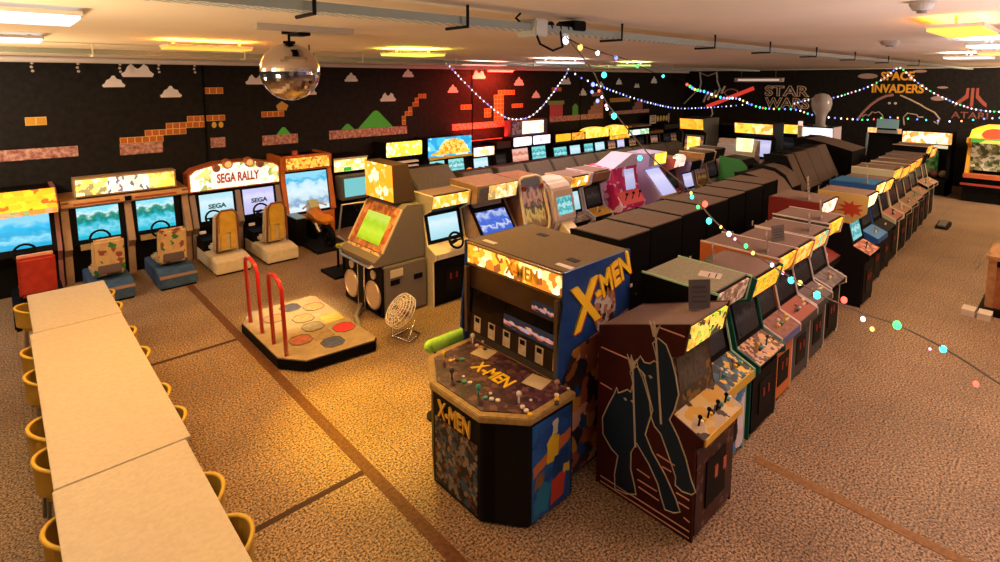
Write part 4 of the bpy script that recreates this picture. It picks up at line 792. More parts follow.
for x_, sc_, xs_ in ((3.24, 'pale', 3.08), (4.08, 'lilac', 4.0)):
    b_ = MB().slab((12.02, .62), (12.14, 1.29), x_ - .38, x_ + .38, .01).obj('bezel', BLACK, t)
    q = MB().slab((12.03, .74), (12.12, 1.27), x_ - .32, x_ + .32, .02).obj('screen', S(sc_, 1.), b_)
    text('lettering', 'SEGA', mat((.02, .14, .3) if sc_ == 'lilac' else (.0, .2, .35), .4), q, (x_, 12.055, 1.02), .34, .1, '-y', .004, .04)
    b2, s2 = racer_seat(t, xs_, 11.2, 1.1, CREAM, CREAM, None)
    MB().box(xs_ - .15, xs_ + .15, 10.87, 10.93, .72, 1.14).box(xs_ - .13, xs_ - .04, 10.87, 10.92, .42, .74).box(xs_ + .04, xs_ + .13, 10.87, 10.92, .42, .74).obj('seat_back_cover', SEATY, s2, bevel=.012)
    MB().tube([(xs_ - .2, 10.9, .36), (xs_ - .18, 10.88, 1.05), (xs_ - .1, 10.88, 1.16), (xs_ + .1, 10.88, 1.16), (xs_ + .18, 10.88, 1.05), (xs_ + .2, 10.9, .36)], .02, 8).obj('seat_frame', mat((.22, .08, .04), .4), s2, smooth=True)
    MB().box(xs_ - .3, xs_ + .3, 11.4, 11.9, .04, .5).obj('pedal_box', BLACK, t)
    wheel(t, xs_, 11.75, .85); MB().box(xs_ - .33, xs_ - .22, 11.5, 11.54, .62, .67).obj('switch_plate', WHITE, t)
t = wthing('racing_cabinet', 'big orange motorbike cabinet with red beacon and large pale screen', 'racing cabinet', (5.1, 11.6, 0), Rg)
OG = grain((.55, .14, .02), (.62, .18, .03), 6, .4)
for a in (4.62, 5.72): MB().prism([(12.0, 0), (12.0, .55), (11.9, .6), (12.1, 1.5), (12.05, 1.88), (12.9, 1.9), (12.9, 0)], a - .05, a + .05, 'x').obj('side_panel', OG, t)
MB().prism([(12.05, 0), (12.05, .5), (12.14, 1.5), (12.1, 1.86), (12.9, 1.86), (12.9, 0)], 4.64, 5.67, 'x').obj('body', BLACK, t)
hd = MB().box(4.6, 5.77, 12.02, 12.2, 1.55, 1.9).obj('marquee_box', OG, t, bevel=.05)
MB().box(4.68, 5.68, 12.0, 12.03, 1.6, 1.85).obj('marquee', M_([(.95, .6, .05), (.9, .45, .03), (1., .75, .15), (.35, .12, .02), (.95, .6, .06)], 5, 1.1, 8), hd)
MB().cyl((4.95, 12.2, 1.9), (4.95, 12.2, 2.0), .07, .06, 14).obj('beacon', mat((.5, .1, .06), .3), hd)
b_ = MB().slab((11.98, .55), (12.13, 1.54), 4.64, 5.69, .01).obj('bezel', BLACK, t)
MB().slab((11.975, .62), (12.11, 1.5), 4.68, 5.64, .006).obj('screen', S('bike', 1.), b_)
MB().box(4.64, 5.67, 11.85, 12.05, .45, .56).obj('dash', OG, t)
bk = MB().prism([(10.75, .55), (11.1, .5), (11.4, .42), (11.7, .5), (11.75, .75), (11.55, .82), (11.3, .68), (10.85, .72)], 4.95, 5.2, 'x').obj('bike_body', mat((.75, .25, .02), .3), t, bevel=.05, smooth=True)
MB().prism([(11.5, .78), (11.75, .72), (11.72, .92), (11.6, .95)], 4.98, 5.18, 'x').obj('windscreen', mat((.55, .6, .35), .2), bk)
MB().tube([(4.8, 11.5, .8), (4.95, 11.58, .86), (5.2, 11.58, .86), (5.35, 11.5, .8)], .02, 8).obj('handlebar', STEEL, bk)
for y_ in (10.85, 11.65): MB().tube([(5.07, y_ + .2 * math.cos(a * PI / 10), .26 + .2 * math.sin(a * PI / 10)) for a in range(20)], .055, 8, True).cyl((5.03, y_, .26), (5.11, y_, .26), .1, seg=14).obj('bike_wheel', BLACK, t, smooth=True)
MB().box(4.7, 5.45, 10.6, 11.9, .0, .07).obj('bike_platform', DARK, t)
MB().tube([(5.02, 11.2, .3), (4.98, 11.3, .5), (5.14, 11.45, .36), (5.0, 11.5, .55)], .04, 8).obj('engine', STEEL, bk)
MB().box(4.58, 4.8, 11.35, 11.95, .05, .62).obj('step_box', BLACK, t); MB().box(4.58, 4.8, 11.35, 11.9, .62, .64).obj('step_top', mat((.2, .35, .45), .4), t)
t = wthing('arcade_cabinet', 'black cabinet with bright yellow marquee and boxy white-green screen beside the motorbike cabinet', 'arcade cabinet', (6.3, 12.4, 0), Eg)
MB().prism([(12.15, 0), (12.15, 1.3), (12.2, 1.34), (12.15, 1.37), (12.15, 1.74), (12.9, 1.76), (12.9, 0)], 5.85, 6.75, 'x').obj('body', BLACK, t)
m_ = MB().box(5.87, 6.73, 12.12, 12.15, 1.4, 1.68).obj('marquee', M_([(.95, .7, .1), (1., .85, .3), (.85, .8, .15), (1., .95, .7)], 5, 1.2, 4), t)
MB().box(5.85, 6.75, 12.1, 12.17, 1.69, 1.73).obj('marquee_rail', mat((.6, .55, .35), .4), m_)
MB().box(6.1, 6.3, 12.105, 12.12, 1.41, 1.5).obj('marquee_mark', emis((.03, .5, .05), .8), m_)
tv = MB().prism([(5.9, .74), (6.6, .74), (6.64, 1.32), (5.86, 1.32)], 11.85, 12.15, 'y').obj('monitor', mat((.12, .11, .09), .5), t, bevel=.02)
MB().prism([(5.98, .82), (6.52, .82), (6.54, 1.26), (5.96, 1.26)], 11.835, 11.85, 'y').obj('screen', S('teal', .9), tv)
MB().tube([(6.25 + .14 * math.cos(a * PI / 8), 11.6, .62 + .14 * math.sin(a * PI / 8)) for a in range(16)], .022, 8, True).cyl((6.25, 11.6, .62), (6.25, 12.15, .5), .04).obj('steering_wheel', DARK, t)
t = wthing('stool', 'small dark stool with yellow-green cushion between the dance machine and the wall', 'stool', (4.75, 9.4, 0))
MB().box(4.58, 4.92, 9.25, 9.55, .42, .5).obj('cushion', art([(.6, .5, .05), (.75, .55, .05), (.2, .4, .05)], 4, 7), t, bevel=.02)
for a in (4.6, 4.87):
    for b in (9.27, 9.5): MB().box(a, a + .035, b, b + .035, 0, .42).obj('leg', BLACK, t)
MB().box(4.3, 4.9, 9.0, 9.6, 0, .05).obj('foot_plate', BLACK, t)

# ------------------------------------------------------------------ dance machine and its pad
t = wthing('dance_machine', 'tall grey dance machine with round speakers and lime green tilted screen', 'dance machine', (4.5, 7.5, 0))
GB = grain((.15, .125, .11), (.175, .145, .125), 40, .5)
sb = MB().box(4.1, 4.86, 6.95, 8.15, .02, .8).obj('speaker_cabinet', GB, t, bevel=.015)
MB().box(4.06, 4.1, 6.97, 8.13, .03, .78).obj('front_panel', BLACK, sb)
for y in (7.2, 7.88):
    s_ = MB().cyl((4.035, y, .33), (4.065, y, .33), .2, seg=28).obj('speaker_grille', grain((.5, .36, .24), (.6, .44, .3), 60, .5), t)
    MB().tube([(4.04, y + .205 * math.cos(a * PI / 14), .33 + .205 * math.sin(a * PI / 14)) for a in range(28)], .02, 6, True).obj('speaker_ring', mat((.5, .42, .35), .35, .6), s_)
    MB().cyl((4.04, y, .65), (4.065, y, .65), .07, seg=18).obj('tweeter', mat((.5, .4, .3), .4), t)
MB().box(4.03, 4.06, 7.45, 7.63, .05, .78).obj('grille_post', DARK, t)
for y in (7.44, 7.64): MB().tube([(4.03, y, .05), (4.03, y, .78)], .012, 6).obj('chrome_strip', CHROME, t)
MB().box(4.06, 4.075, 7.0, 7.12, .06, .2).obj('warning_label', YEL, t)
for x_ in (4.2, 4.62): MB().box(x_, x_ + .16, 6.942, 6.952, .5, .58).obj('handle_slot', BLACK, sb)
MB().box(4.2, 4.42, 6.94, 6.95, .62, .74).obj('sticker', mat((.6, .5, .35), .5), sb)
HD = [(3.98, .82), (3.96, .9), (4.12, 1.0), (4.48, 1.62), (4.56, 1.68), (4.84, 1.66), (4.86, .82)]
hd = MB().prism([(x_, z) for x_, z in HD], 7.0, 8.08, 'y').obj('monitor_housing', GB, t)
def dface(name, u0, u1, y0, y1, m, par, o=.012, A=(4.12, 1.0), Bp=(4.48, 1.62)):
    P = lambda u, off: (A[0] + (Bp[0] - A[0]) * u - off * .86, A[1] + (Bp[1] - A[1]) * u + off * .5)
    b = MB(); q = [(P(u0, o), y1), (P(u0, o), y0), (P(u1, o), y0), (P(u1, o), y1)]
    f = [(p[0], y, p[1]) for p, y in q]; g_ = [(p[0] + (o + .002) * .86, y, p[1] - (o + .002) * .5) for p, y in q]
    b.face(f); b.face(g_[::-1])
    for i in range(4): b.face((f[(i + 1) % 4], f[i], g_[i], g_[(i + 1) % 4]))
    return b.obj(name, m, par)
bz = dface('bezel', .0, 1., 7.03, 8.05, art([(.3, .1, .04), (.5, .14, .05), (.4, .2, .1), (.6, .3, .15)], 4, 6), hd, .01)
dface('screen', .12, .78, 7.2, 7.88, S('lime', .95), hd, .02)
for y in (7.015, 8.065): dface('side_trim', 0, 1, y - .015, y + .015, mat((.6, .5, .4), .4), hd, .025)
dface('control_panel', -.28, -.02, 7.03, 8.05, art([(.65, .5, .3), (.7, .55, .35), (.3, .15, .08), (.6, .42, .2)], 8, 6), hd, .03)
MB().tube([(3.96, 7.02, .86), (3.94, 7.1, .82), (3.94, 7.95, .82), (3.96, 8.06, .86)], .03, 8).obj('front_rim', CHROME, hd)
tb = MB().prism([(4.42, 1.7), (4.4, 2.3), (4.68, 2.3), (4.82, 1.7)], 7.15, 8.0, 'y').obj('title_box', mat((.06, .035, .025), .5), t)
MB().prism([(4.405, 1.72), (4.385, 2.29), (4.4, 2.29), (4.42, 1.72)], 7.17, 7.98, 'y').obj('title_panel', M_([(.9, .32, .01), (.95, .4, .02), (1., .55, .1), (1., .85, .55), (.9, .35, .02)], 12, 1.2, 4), tb)
MB().tube([(4.15, 8.1, .9), (4.1, 8.4, 1.0), (4.2, 8.45, 1.5), (4.5, 8.2, 1.55)], .018, 8).obj('side_rail', STEEL, t)
hs = MB().tube([(4.0, 7.5, .1), (3.8, 7.3, .03), (3.72, 7.1, .03), (3.62, 6.85, .03)], .035, 10).obj('cable_hose', mat((.25, .22, .2), .5), t, smooth=True)
t = wthing('dance_pad', 'raised two-player dance pad with coloured floor tiles and two red hoops', 'dance pad', (2.95, 7.2, 0))
PP = [(2.36, 6.62), (2.6, 6.3), (3.5, 6.2), (3.56, 6.28), (3.56, 8.2), (3.5, 8.26), (2.55, 8.26), (2.36, 7.95)]
MB().prism(PP, .02, .14, 'z').obj('platform', BLACK, t)
dk = MB().prism(shrink(PP, (2.95, 7.24), .985), .14, .155, 'z').obj('deck', grain((.33, .24, .15), (.4, .3, .19), 7, .22, coat=.6), t)
T = .345
cx0, cy0 = 2.68, 6.5
TC = {(2, 4): (.06, .06, .09), (3, 4): (.5, .2, .09), (1, 3): (.32, .15, .08), (2, 3): (.4, .2, .1), (2, 2): (.22, .18, .12), (3, 2): (.4, .3, .08), (3, 1): (.6, .04, .05), (1, 1): (.3, .1, .07), (2, 1): (.24, .17, .1), (2, 0): (.07, .08, .16)}
pos = {(2, 4): (3.08, 8.0), (3, 4): (3.36, 7.8), (1, 3): (2.76, 7.78), (2, 3): (3.07, 7.5), (2, 2): (3.06, 7.15), (3, 2): (3.38, 7.24), (3, 1): (3.37, 6.84), (1, 1): (2.77, 6.88), (2, 1): (3.05, 6.86), (2, 0): (3.06, 6.54)}
for k, c in TC.items():
    x_, y_ = pos[k]; h_ = .135
    sq = k in ((3, 2), (2, 1))
    MB().prism([(x_ - h_, y_ - h_ * .5), (x_ - h_ * .5, y_ - h_), (x_ + h_ * .5, y_ - h_), (x_ + h_, y_ - h_ * .5), (x_ + h_, y_ + h_ * .5), (x_ + h_ * .5, y_ + h_), (x_ - h_ * .5, y_ + h_), (x_ - h_, y_ + h_ * .5)] if not sq else [(x_ - h_, y_ - h_), (x_ + h_, y_ - h_), (x_ + h_, y_ + h_), (x_ - h_, y_ + h_)], .154, .16, 'z').obj('tile', grain(c, tuple(v * 1.4 for v in c), 20, .25, coat=.3), t)
    if not sq: MB().tube([(x_ + h_ * 1.02 * a, y_ + h_ * 1.02 * b, .16) for a, b in ((-1, -.5), (-.5, -1), (.5, -1), (1, -.5), (1, .5), (.5, 1), (-.5, 1), (-1, .5))], .007, 5, True).obj('tile_rim', mat((.12, .1, .09), .4), t)
for y0_, y1_ in ((7.9, 7.44), (7.02, 6.6)):
    MB().tube([(2.47, y0_, .15), (2.44, y0_, 1.02), (2.43, y0_ - .05, 1.12), (2.43, (y0_ + y1_) / 2, 1.16), (2.43, y1_ + .05, 1.12), (2.44, y1_, 1.02), (2.47, y1_, .15)], .026, 12).obj('hoop', mat((.55, .02, .015), .3, coat=.5), t, smooth=True)

# ------------------------------------------------------------------ fan on the floor
t = wthing('floor_fan', 'silver floor fan with round wire cage tilted up beside the dance machine', 'fan', (4.0, 6.28, 0))
c_ = Vector((4.0, 6.3, .36)); n_ = Vector((-.72, .13, .65)).normalized(); u_ = n_.orthogonal().normalized(); w_ = n_.cross(u_)
def ring(r, o, k=24): return [c_ + n_ * o + (u_ * math.cos(a * 2 * PI / k) + w_ * math.sin(a * 2 * PI / k)) * r for a in range(k)]
cg = MB()
for r, o in ((.24, .0), (.245, .05), (.24, .1), (.2, .125), (.15, .135), (.1, .14), (.2, -.03), (.12, -.05)): cg.tube(ring(r, o), .006, 5, True)
for a in range(16):
    d = u_ * math.cos(a * PI / 8) + w_ * math.sin(a * PI / 8)
    cg.tube([c_ + n_ * .14 + d * .04, c_ + n_ * .13 + d * .16, c_ + n_ * .1 + d * .24, c_ + d * .24, c_ - n_ * .05 + d * .1], .004, 4)
cg.obj('cage', mat((.85, .78, .72), .3, .3), t)
for a in range(4):
    d = u_ * math.cos(a * PI / 2) + w_ * math.sin(a * PI / 2); e = n_.cross(d)
    MB().face([c_ + n_ * .05 + d * .04 - e * .03, c_ + n_ * .03 + d * .2 - e * .08, c_ + n_ * .07 + d * .2 + e * .06, c_ + n_ * .06 + d * .04 + e * .03]).obj('blade', mat((.7, .62, .58), .25, .8), t)
MB().cyl(c_ - n_ * .12, c_ + n_ * .07, .05, seg=16).obj('motor', mat((.3, .1, .08), .4), t)
MB().tube([(3.9, 6.42, .3), (3.88, 6.4, .02), (3.95, 6.1, .02), (4.08, 6.12, .3)], .014, 8).tube([(3.86, 6.38, .015), (4.18, 6.45, .015), (4.2, 6.2, .015), (3.95, 6.08, .015)], .014, 8).obj('stand', CHROME, t, smooth=True)

# ------------------------------------------------------------------ tables and chairs
TT = grain((.47, .4, .31), (.52, .45, .35), 30, .4)
def table(label, y0, y1, x0, x1):
    t = wthing('folding_table', label, 'table', ((x0 + x1) / 2, (y0 + y1) / 2, 0), 'cream tables set end to end')
    MB().box(x0, x1, y0, y1, .72, .75).obj('tabletop', TT, t, bevel=.006)
    for a in (.40, .54):
        for b in (y0 + .005, y1 - .045): MB().box(a, a + .04, b, b + .04, 0, .72).obj('leg', STEEL, t)
    MB().box(.46, .52, y0 + .1, y1 - .1, .66, .72).obj('apron', mat((.2, .15, .1), .6), t)
table('short cream table at the far end of the line, below the red bucket seat', 7.915, 9.4, .14, .975)
table('long cream table in the middle of the line of tables', 4.7, 7.905, .11, .97)
table('cream table nearest the camera, cut by the bottom edge', 1.5, 4.69, .1, .93)
PLY = grain((.42, .25, .03), (.5, .3, .045), 8, .35)
PLYE = mat((.6, .38, .05), .35)
def make_chair():
    t = thing('chair', 'x', 'chair', (0, 0, 0))
    R = .235
    arc = [(-R * math.cos(a) * 1.0, R * math.sin(a) * 1.05) for a in [math.radians(-15 + 210 * i / 20) for i in range(21)]]
    b = MB(); prev = None
    # curved plywood back: local +y is behind the sitter
    for i in range(20):
        (xa, ya), (xb, yb) = arc[i], arc[i + 1]
        ha = .7 - .1 * abs(i - 10) ** 2 / 100; hb_ = .7 - .1 * abs(i - 9) ** 2 / 100
        s = .93
        o = [(xa, ya, .47), (xb, yb, .47), (xb * 1.02, yb * 1.02, hb_), (xa * 1.02, ya * 1.02, ha)]
        n = [(x * s, y * s, z) for x, y, z in o]
        b.face(o); b.face(n[::-1]); b.face([o[3], o[2], n[2], n[3]]); b.face([o[1], o[0], n[0], n[1]])
    bk = b.obj('backrest', PLY, t)
    MB().tube([(x * 1.0, y * 1.0, .7 - .1 * abs(i - 10) ** 2 / 100) for i, (x, y) in enumerate(arc)], .016, 8).obj('top_rim', PLYE, bk, smooth=True)
    MB().prism([(-.21, -.2), (.21, -.2), (.22, .05), (.15, .19), (-.15, .19), (-.22, .05)], .43, .455, 'z').obj('seat', PLY, t, bevel=.008)
    for x in (-.18, .18):
        for y in (-.17, .15): MB().cyl((x * .95, y, .43), (x * 1.1, y * 1.15, 0), .016, .014, 8).obj('leg', STEEL, t)
    return t
proto = make_chair(); used = [False]
def clone(o, loc, rz, label):
    if not used[0]: used[0] = True; r = o
    else:
        r = o.copy(); COL.objects.link(r)
        for ch in o.children:
            c = ch.copy(); COL.objects.link(c); c.parent = r
            for g2 in ch.children:
                d = g2.copy(); COL.objects.link(d); d.parent = c
    r.location = loc; r.rotation_euler = (0, 0, rz); r['label'] = label; r['group'] = 'yellow chairs pushed in at the tables'
    return r
ords = ['farthest', 'second farthest', 'third farthest', 'fourth farthest', 'third nearest', 'second nearest', 'nearest']
RO = ['farthest', 'second farthest', 'third farthest', 'fourth farthest', 'fourth nearest', 'third nearest', 'second nearest', 'nearest']
for i, y in enumerate((8.95, 8.36, 7.4, 6.7, 5.72, 5.21, 4.08, 3.54)):
    clone(proto, (.785 + .012 * math.sin(i * 3), y, 0), -PI / 2 + .1 * math.sin(i * 2.3), f'yellow curved-back chair on the right side of the tables, {RO[i]} from the camera' if 'nearest' not in RO[i] else f'yellow curved-back chair on the right side of the tables, {RO[i]} to the camera')
LO = ['farthest', 'second farthest', 'third farthest', 'third nearest', 'second nearest', 'nearest']
for i, y in enumerate((9.1, 7.52, 6.85, 5.78, 5.25, 4.32)):
    clone(proto, (.262 - .01 * math.cos(i * 2), y, 0), PI / 2 + .12 * math.sin(i * 1.7), f'yellow curved-back chair on the left side of the tables, {LO[i]} from the camera' if 'nearest' not in LO[i] else f'yellow curved-back chair on the left side of the tables, {LO[i]} to the camera')

# ------------------------------------------------------------------ far end of the hall
Fg = 'machines at the far wall'
def far_uni(label, y0, y1, x, zt, marq, scr, side=DARK, zm=.3, d=.9, cpm=DARK, extra=None):
    return cab(label, y0, y1, x, 'W', h=zt, d=d, side=side, marq=marq, scr=scr, cp=cpm, top=BLACK, det=1, group=Fg, mh=zm)
t = wthing('arcade_cabinet', 'wide dark cabinet with pale blue square panel on top at the far wall', 'arcade cabinet', (21.9, 4.5, 0), Fg)
MB().prism([(21.5, 0), (21.5, .8), (21.35, .9), (21.6, 1.8), (21.5, 1.88), (21.5, 2.02), (22.3, 2.02), (22.3, 0)], 4.02, 4.95, 'y').obj('body', BLACK, t)
MB().box(21.47, 21.5, 4.7, 4.95, 1.86, 2.02).obj('marquee', M_([(.95, .55, .1), (1., .75, .3)], 3, 1.1), t); MB().box(21.47, 21.5, 4.02, 4.15, 1.86, 2.02).obj('marquee', M_([(.6, .35, .1), (.8, .5, .2)], 3, .7), t)
MB().box(21.5, 21.56, 4.12, 4.72, 2.02, 2.32).obj('top_panel', mat((.22, .45, .55), .4), t)
MB().box(21.46, 21.5, 4.12, 4.7, 1.86, 1.96).obj('header', mat((.25, .27, .28), .4), t)
MB().box(21.4, 21.62, 4.93, 4.97, .5, 1.85).obj('side_trim', mat((.2, .25, .28), .4), t)
t = wthing('arcade_cabinet', 'glass-fronted prize cabinet with orange light sign and green plush inside', 'arcade cabinet', (21.9, 3.35, 0), Fg)
MB().box(21.5, 22.4, 2.75, 2.82, 0, 1.98).obj('side_panel', BLACK, t); MB().box(21.5, 22.4, 3.9, 3.97, 0, 1.98).obj('side_panel', BLACK, t)
MB().box(22.33, 22.4, 2.82, 3.9, 0, 1.98).obj('back_panel', DARK, t); MB().box(21.5, 22.4, 2.75, 3.97, 0, .5).obj('lower_cabinet', BLACK, t)
mq = MB().box(21.42, 21.6, 2.75, 3.97, 1.62, 1.96).obj('marquee', M_([(.9, .3, .05), (.95, .45, .08), (1., .75, .4), (1., .9, .7)], 7, 1.1, 3), t)
MB().box(21.95, 22.2, 3.1, 3.45, .6, 1.4).obj('plush_display', art([(.05, .3, .08), (.1, .45, .12), (.03, .12, .04), (.3, .4, .2)], 4, 5), t, bevel=.06)
for i in range(4): MB().ball((22.0, 2.95 + .24 * i, .62), .12, 10, 8).obj('prize_ball', [mat((.4, .3, .2), .5), mat((.3, .1, .1), .5), mat((.5, .4, .2), .5), GREY][i], t)
MB().box(22.3, 22.33, 2.9, 3.8, 1.4, 1.5).obj('lamp_strip', emis((.9, .85, .6), .8), t)
t = wthing('arcade_cabinet', 'big yellow, green and red topped redemption game cut by the right edge', 'arcade cabinet', (21.4, 1.6, 0), Fg)
MB().box(21.1, 22.6, .6, 2.35, 0, .75).obj('lower_cabinet', BLACK, t); MB().box(22.3, 22.6, .6, 2.35, .75, 2.2).obj('back_panel', DARK, t)
MB().prism([(21.2, .75), (21.2, .8), (21.5, 1.6), (21.1, 1.75), (21.1, 1.9), (22.3, 1.9), (22.3, .75)], 2.28, 2.35, 'y').obj('side_panel', mat((.7, .35, .03), .4), t)
tp = MB().prism([(2.3, 1.9), (2.25, 2.15), (2.0, 2.25), (.7, 2.25), (.6, 2.15), (.6, 1.9)], 21.1, 22.3, 'x').obj('top_sign', M_([(.95, .7, .03), (1., .8, .1), (.9, .6, .02)], 3, 1.1, 2.5), t)
MB().prism([(1.72 + .3 * math.cos(a * PI / 10), 2.02 + .18 * math.sin(a * PI / 10)) for a in range(20)], 21.08, 21.1, 'x').obj('sign_sun', emis((.85, .08, .03), .9), tp)
MB().box(21.07, 21.12, .6, 2.25, 1.78, 1.9).obj('green_band', emis((.06, .35, .04), .8), tp)
MB().prism([(1.72 - .35, 1.76), (1.72 + .35, 1.76), (1.72 + .2, 1.86), (1.72 - .2, 1.86)], 21.06, 21.08, 'x').obj('gold_mark', emis((.8, .6, .1), .8), tp)
MB().box(21.6, 21.7, .7, 2.28, .9, 1.75).obj('play_field', art([(.1, .12, .05), (.3, .3, .15), (.5, .5, .4), (.05, .06, .03), (.2, .16, .08)], 7, 5, .25), t)
MB().box(21.0, 21.25, .6, 2.35, .72, .84).obj('red_ledge', mat((.5, .12, .04), .4), t); MB().box(20.98, 21.02, .6, 2.4, .5, .56).obj('red_strip', mat((.35, .06, .04), .4), t)
# cluster between the rows at the far end
far_uni('tall cabinet with yellow-orange glowing marquee and lilac side light at the far end', 6.05, 7.2, 16.2, 2.35, M_([(1., .7, .05), (1., .85, .3), (.9, .4, .05)], 5, 1.5, 3), 'lilac', cpm=CREAM)
far_uni('cabinet with long yellow marquee and dark window under the far wall lettering', 6.15, 7.75, 19.2, 2.15, M_([(1., .75, .05), (1., .85, .2), (.95, .6, .03)], 6, 1.5, 3), 'dark')
far_uni('white-lit cabinet with cyan panels near the glass globe', 5.2, 6.1, 18.6, 2.15, M_([(.9, .95, 1.), (1, 1, 1), (.8, .7, .9)], 6, 1.3, 3), 'teal', side=mat((.6, .5, .55), .5), cpm=mat((.5, .04, .04), .4))
t = cab('dark open-topped cabinet with slanted black hood and white label', 7.2, 8.1, 16.6, 'W', h=2.2, d=1.0, side=DARK, marq=None, scr='dark', top=BLACK, det=1, group=Fg)
MB().box(-.12, .12, -.03, .0, 1.55, 1.65).obj('label_plate', mat((.6, .55, .6), .5), t)
t = cab('big cabinet with glowing orange roof sign in front of the red-rod drawing', 7.75, 8.55, 15.4, 'W', h=2.45, d=1.1, side=grain((.1, .1, .08), (.14, .14, .11), 20), marq=M_([(.95, .5, .03), (1., .6, .05), (.9, .4, .02)], 4, 1.4, 3), scr='gold', top=BLACK, det=1, group=Fg, mh=.32, cp=CREAM)
MB().slab((-.01, 1.5), (.01, 1.9), -.05, .35, .02).obj('lower_marquee', M_([(1., .75, .05), (1., .85, .25)], 3, 1.3, 4), t)
t = wthing('arcade_cabinet', 'low machine with yellow-green lit panel and white decks', 'arcade cabinet', (15.2, 6.9, 0), Fg)
MB().prism([(14.9, 0), (14.9, .95), (15.2, 1.15), (15.5, 1.5), (15.6, 1.9), (15.8, 1.9), (15.8, 0)], 6.2, 7.3, 'y').obj('body', grain((.5, .42, .38), (.6, .5, .45), 6, .4), t)
MB().box(15.52, 15.6, 6.3, 6.75, 1.45, 1.95).obj('lit_panel', M_([(.85, .9, .4), (.95, 1., .6)], 3, 1.1, 3), t)
MB().box(15.5, 15.56, 6.8, 7.3, 1.5, 1.75).obj('white_deck', mat((.6, .58, .65), .4), t)
t = wthing('metal_chair', 'pinkish tube-framed chair in front of the long yellow marquee', 'chair', (15.7, 5.9, 0))
MB().tube([(15.9, 5.72, 0), (15.9, 5.7, 1.32), (15.9, 5.77, 1.46), (15.9, 6.05, 1.46), (15.9, 6.12, 1.32), (15.9, 6.1, 0)], .033, 8).obj('frame', mat((.5, .3, .27), .4), t, smooth=True)
MB().box(15.5, 15.9, 5.72, 6.1, .5, .56).obj('seat', mat((.4, .25, .22), .5), t)
MB().box(15.88, 15.93, 5.74, 6.08, 1.0, 1.36).obj('backrest', mat((.45, .35, .4), .5), t)
for y in (5.74, 6.07): MB().cyl((15.52, y, 0), (15.52, y, .5), .02).obj('leg', STEEL, t)
t = wthing('shelf_rack', 'small red-shelved rack beside the tube-framed chair', 'rack', (17.5, 5.85, 0))
for z in (.3, .7, 1.05, 1.4): MB().box(17.4, 17.7, 5.7, 6.1, z, z + .06).obj('shelf', mat((.5, .15, .08), .4), t)
for y in (5.7, 6.07): MB().box(17.65, 17.7, y, y + .03, 0, 1.5).obj('post', CREAM, t)
t = wthing('counter', 'red-topped counter running behind the leaning black backs', 'counter', (17.6, 5.3, 0))
MB().box(17.3, 18.3, 4.9, 5.6, 0, 1.4).obj('counter_base', mat((.1, .03, .03), .5), t); MB().box(17.25, 18.35, 4.85, 5.65, 1.4, 1.5).obj('counter_top', mat((.55, .04, .03), .35), t)
t = wthing('lamp_post', 'cream square post with small light on top at the far end', 'post', (17.0, 5.58, 0))
MB().box(16.96, 17.06, 5.53, 5.63, 0, 2.3).obj('post', CREAM, t); MB().cyl((17.01, 5.58, 2.3), (17.01, 5.58, 2.42), .06).obj('lamp', emis((1., .6, .5), 1.), t)
t = wthing('globe_lamp', 'clear glass globe on a thick neck in front of the far wall', 'lamp', (18.9, 5.63, 2.16))
def glassm():
    m, nt, b = _new('pebbled_glass'); b.inputs['Base Color'].default_value = (.75, .7, .68, 1); b.inputs['Roughness'].default_value = .25
    b.inputs['Transmission Weight'].default_value = .45; n = nt.nodes.new('ShaderNodeTexVoronoi'); n.inputs['Scale'].default_value = 14
    bp = nt.nodes.new('ShaderNodeBump'); bp.inputs['Strength'].default_value = .8; nt.links.new(n.outputs['Distance'], bp.inputs['Height']); nt.links.new(bp.outputs['Normal'], b.inputs['Normal'])
    return m
MB().lathe([(.14, 0), (.14, .3), (.18, .42), (.25, .52), (.29, .7), (.27, .86), (.19, .98), (.06, 1.03), (0.001, 1.035)], (18.9, 5.63, 2.16), 24).obj('globe', glassm(), t, smooth=True)
MB().cyl((18.9, 5.63, 2.16), (18.9, 5.63, 2.2), .2, seg=20).obj('base', STEEL, t)
t = wthing('wooden_counter', 'wooden counter with red-brown panel and white foot blocks at the right edge', 'counter', (11.4, .75, 0))
MB().box(11.05, 11.12, .74, .84, .1, .86).obj('post', WOOD, t); MB().box(11.07, 11.9, .15, .82, .1, .86).obj('panel', grain((.25, .08, .03), (.32, .11, .04), 10, .4), t)
MB().box(11.02, 11.95, .1, .86, .86, .92).obj('worktop', WOOD, t)
MB().box(11.045, 11.07, .2, .74, .76, .84).obj('rail', BLACK, t)
MB().box(10.95, 11.95, .05, .9, 0, .1).obj('base', BLACK, t)
for y, x_ in ((.91, 10.75), (.72, 10.72)): MB().box(x_ - .05, x_ + .2, y, y + .16, 0, .1).obj('foot_block', mat((.6, .5, .38), .5), t)
t = wthing('potted_plant', 'small green plant on the wooden counter at the right edge', 'plant', (11.3, .62, .92))
MB().lathe([(.07, 0), (.09, .14), (.08, .14)], (11.3, .62, .92), 14).obj('pot', mat((.5, .35, .2), .5), t)
random.seed(5)
lf = MB()
for i in range(26):
    a = random.uniform(0, 2 * PI); r = random.uniform(.08, .2); z = random.uniform(.12, .26); p = Vector((11.3, .62, 1.03)); q = p + Vector((math.cos(a) * r, math.sin(a) * r, z - .1)); s = Vector((-math.sin(a), math.cos(a), 0)) * .03
    lf.face([p, (p + q) / 2 + s + Vector((0, 0, .04)), q, (p + q) / 2 - s + Vector((0, 0, .04))])
lf.obj('foliage', mat((.05, .16, .04), .5), t)
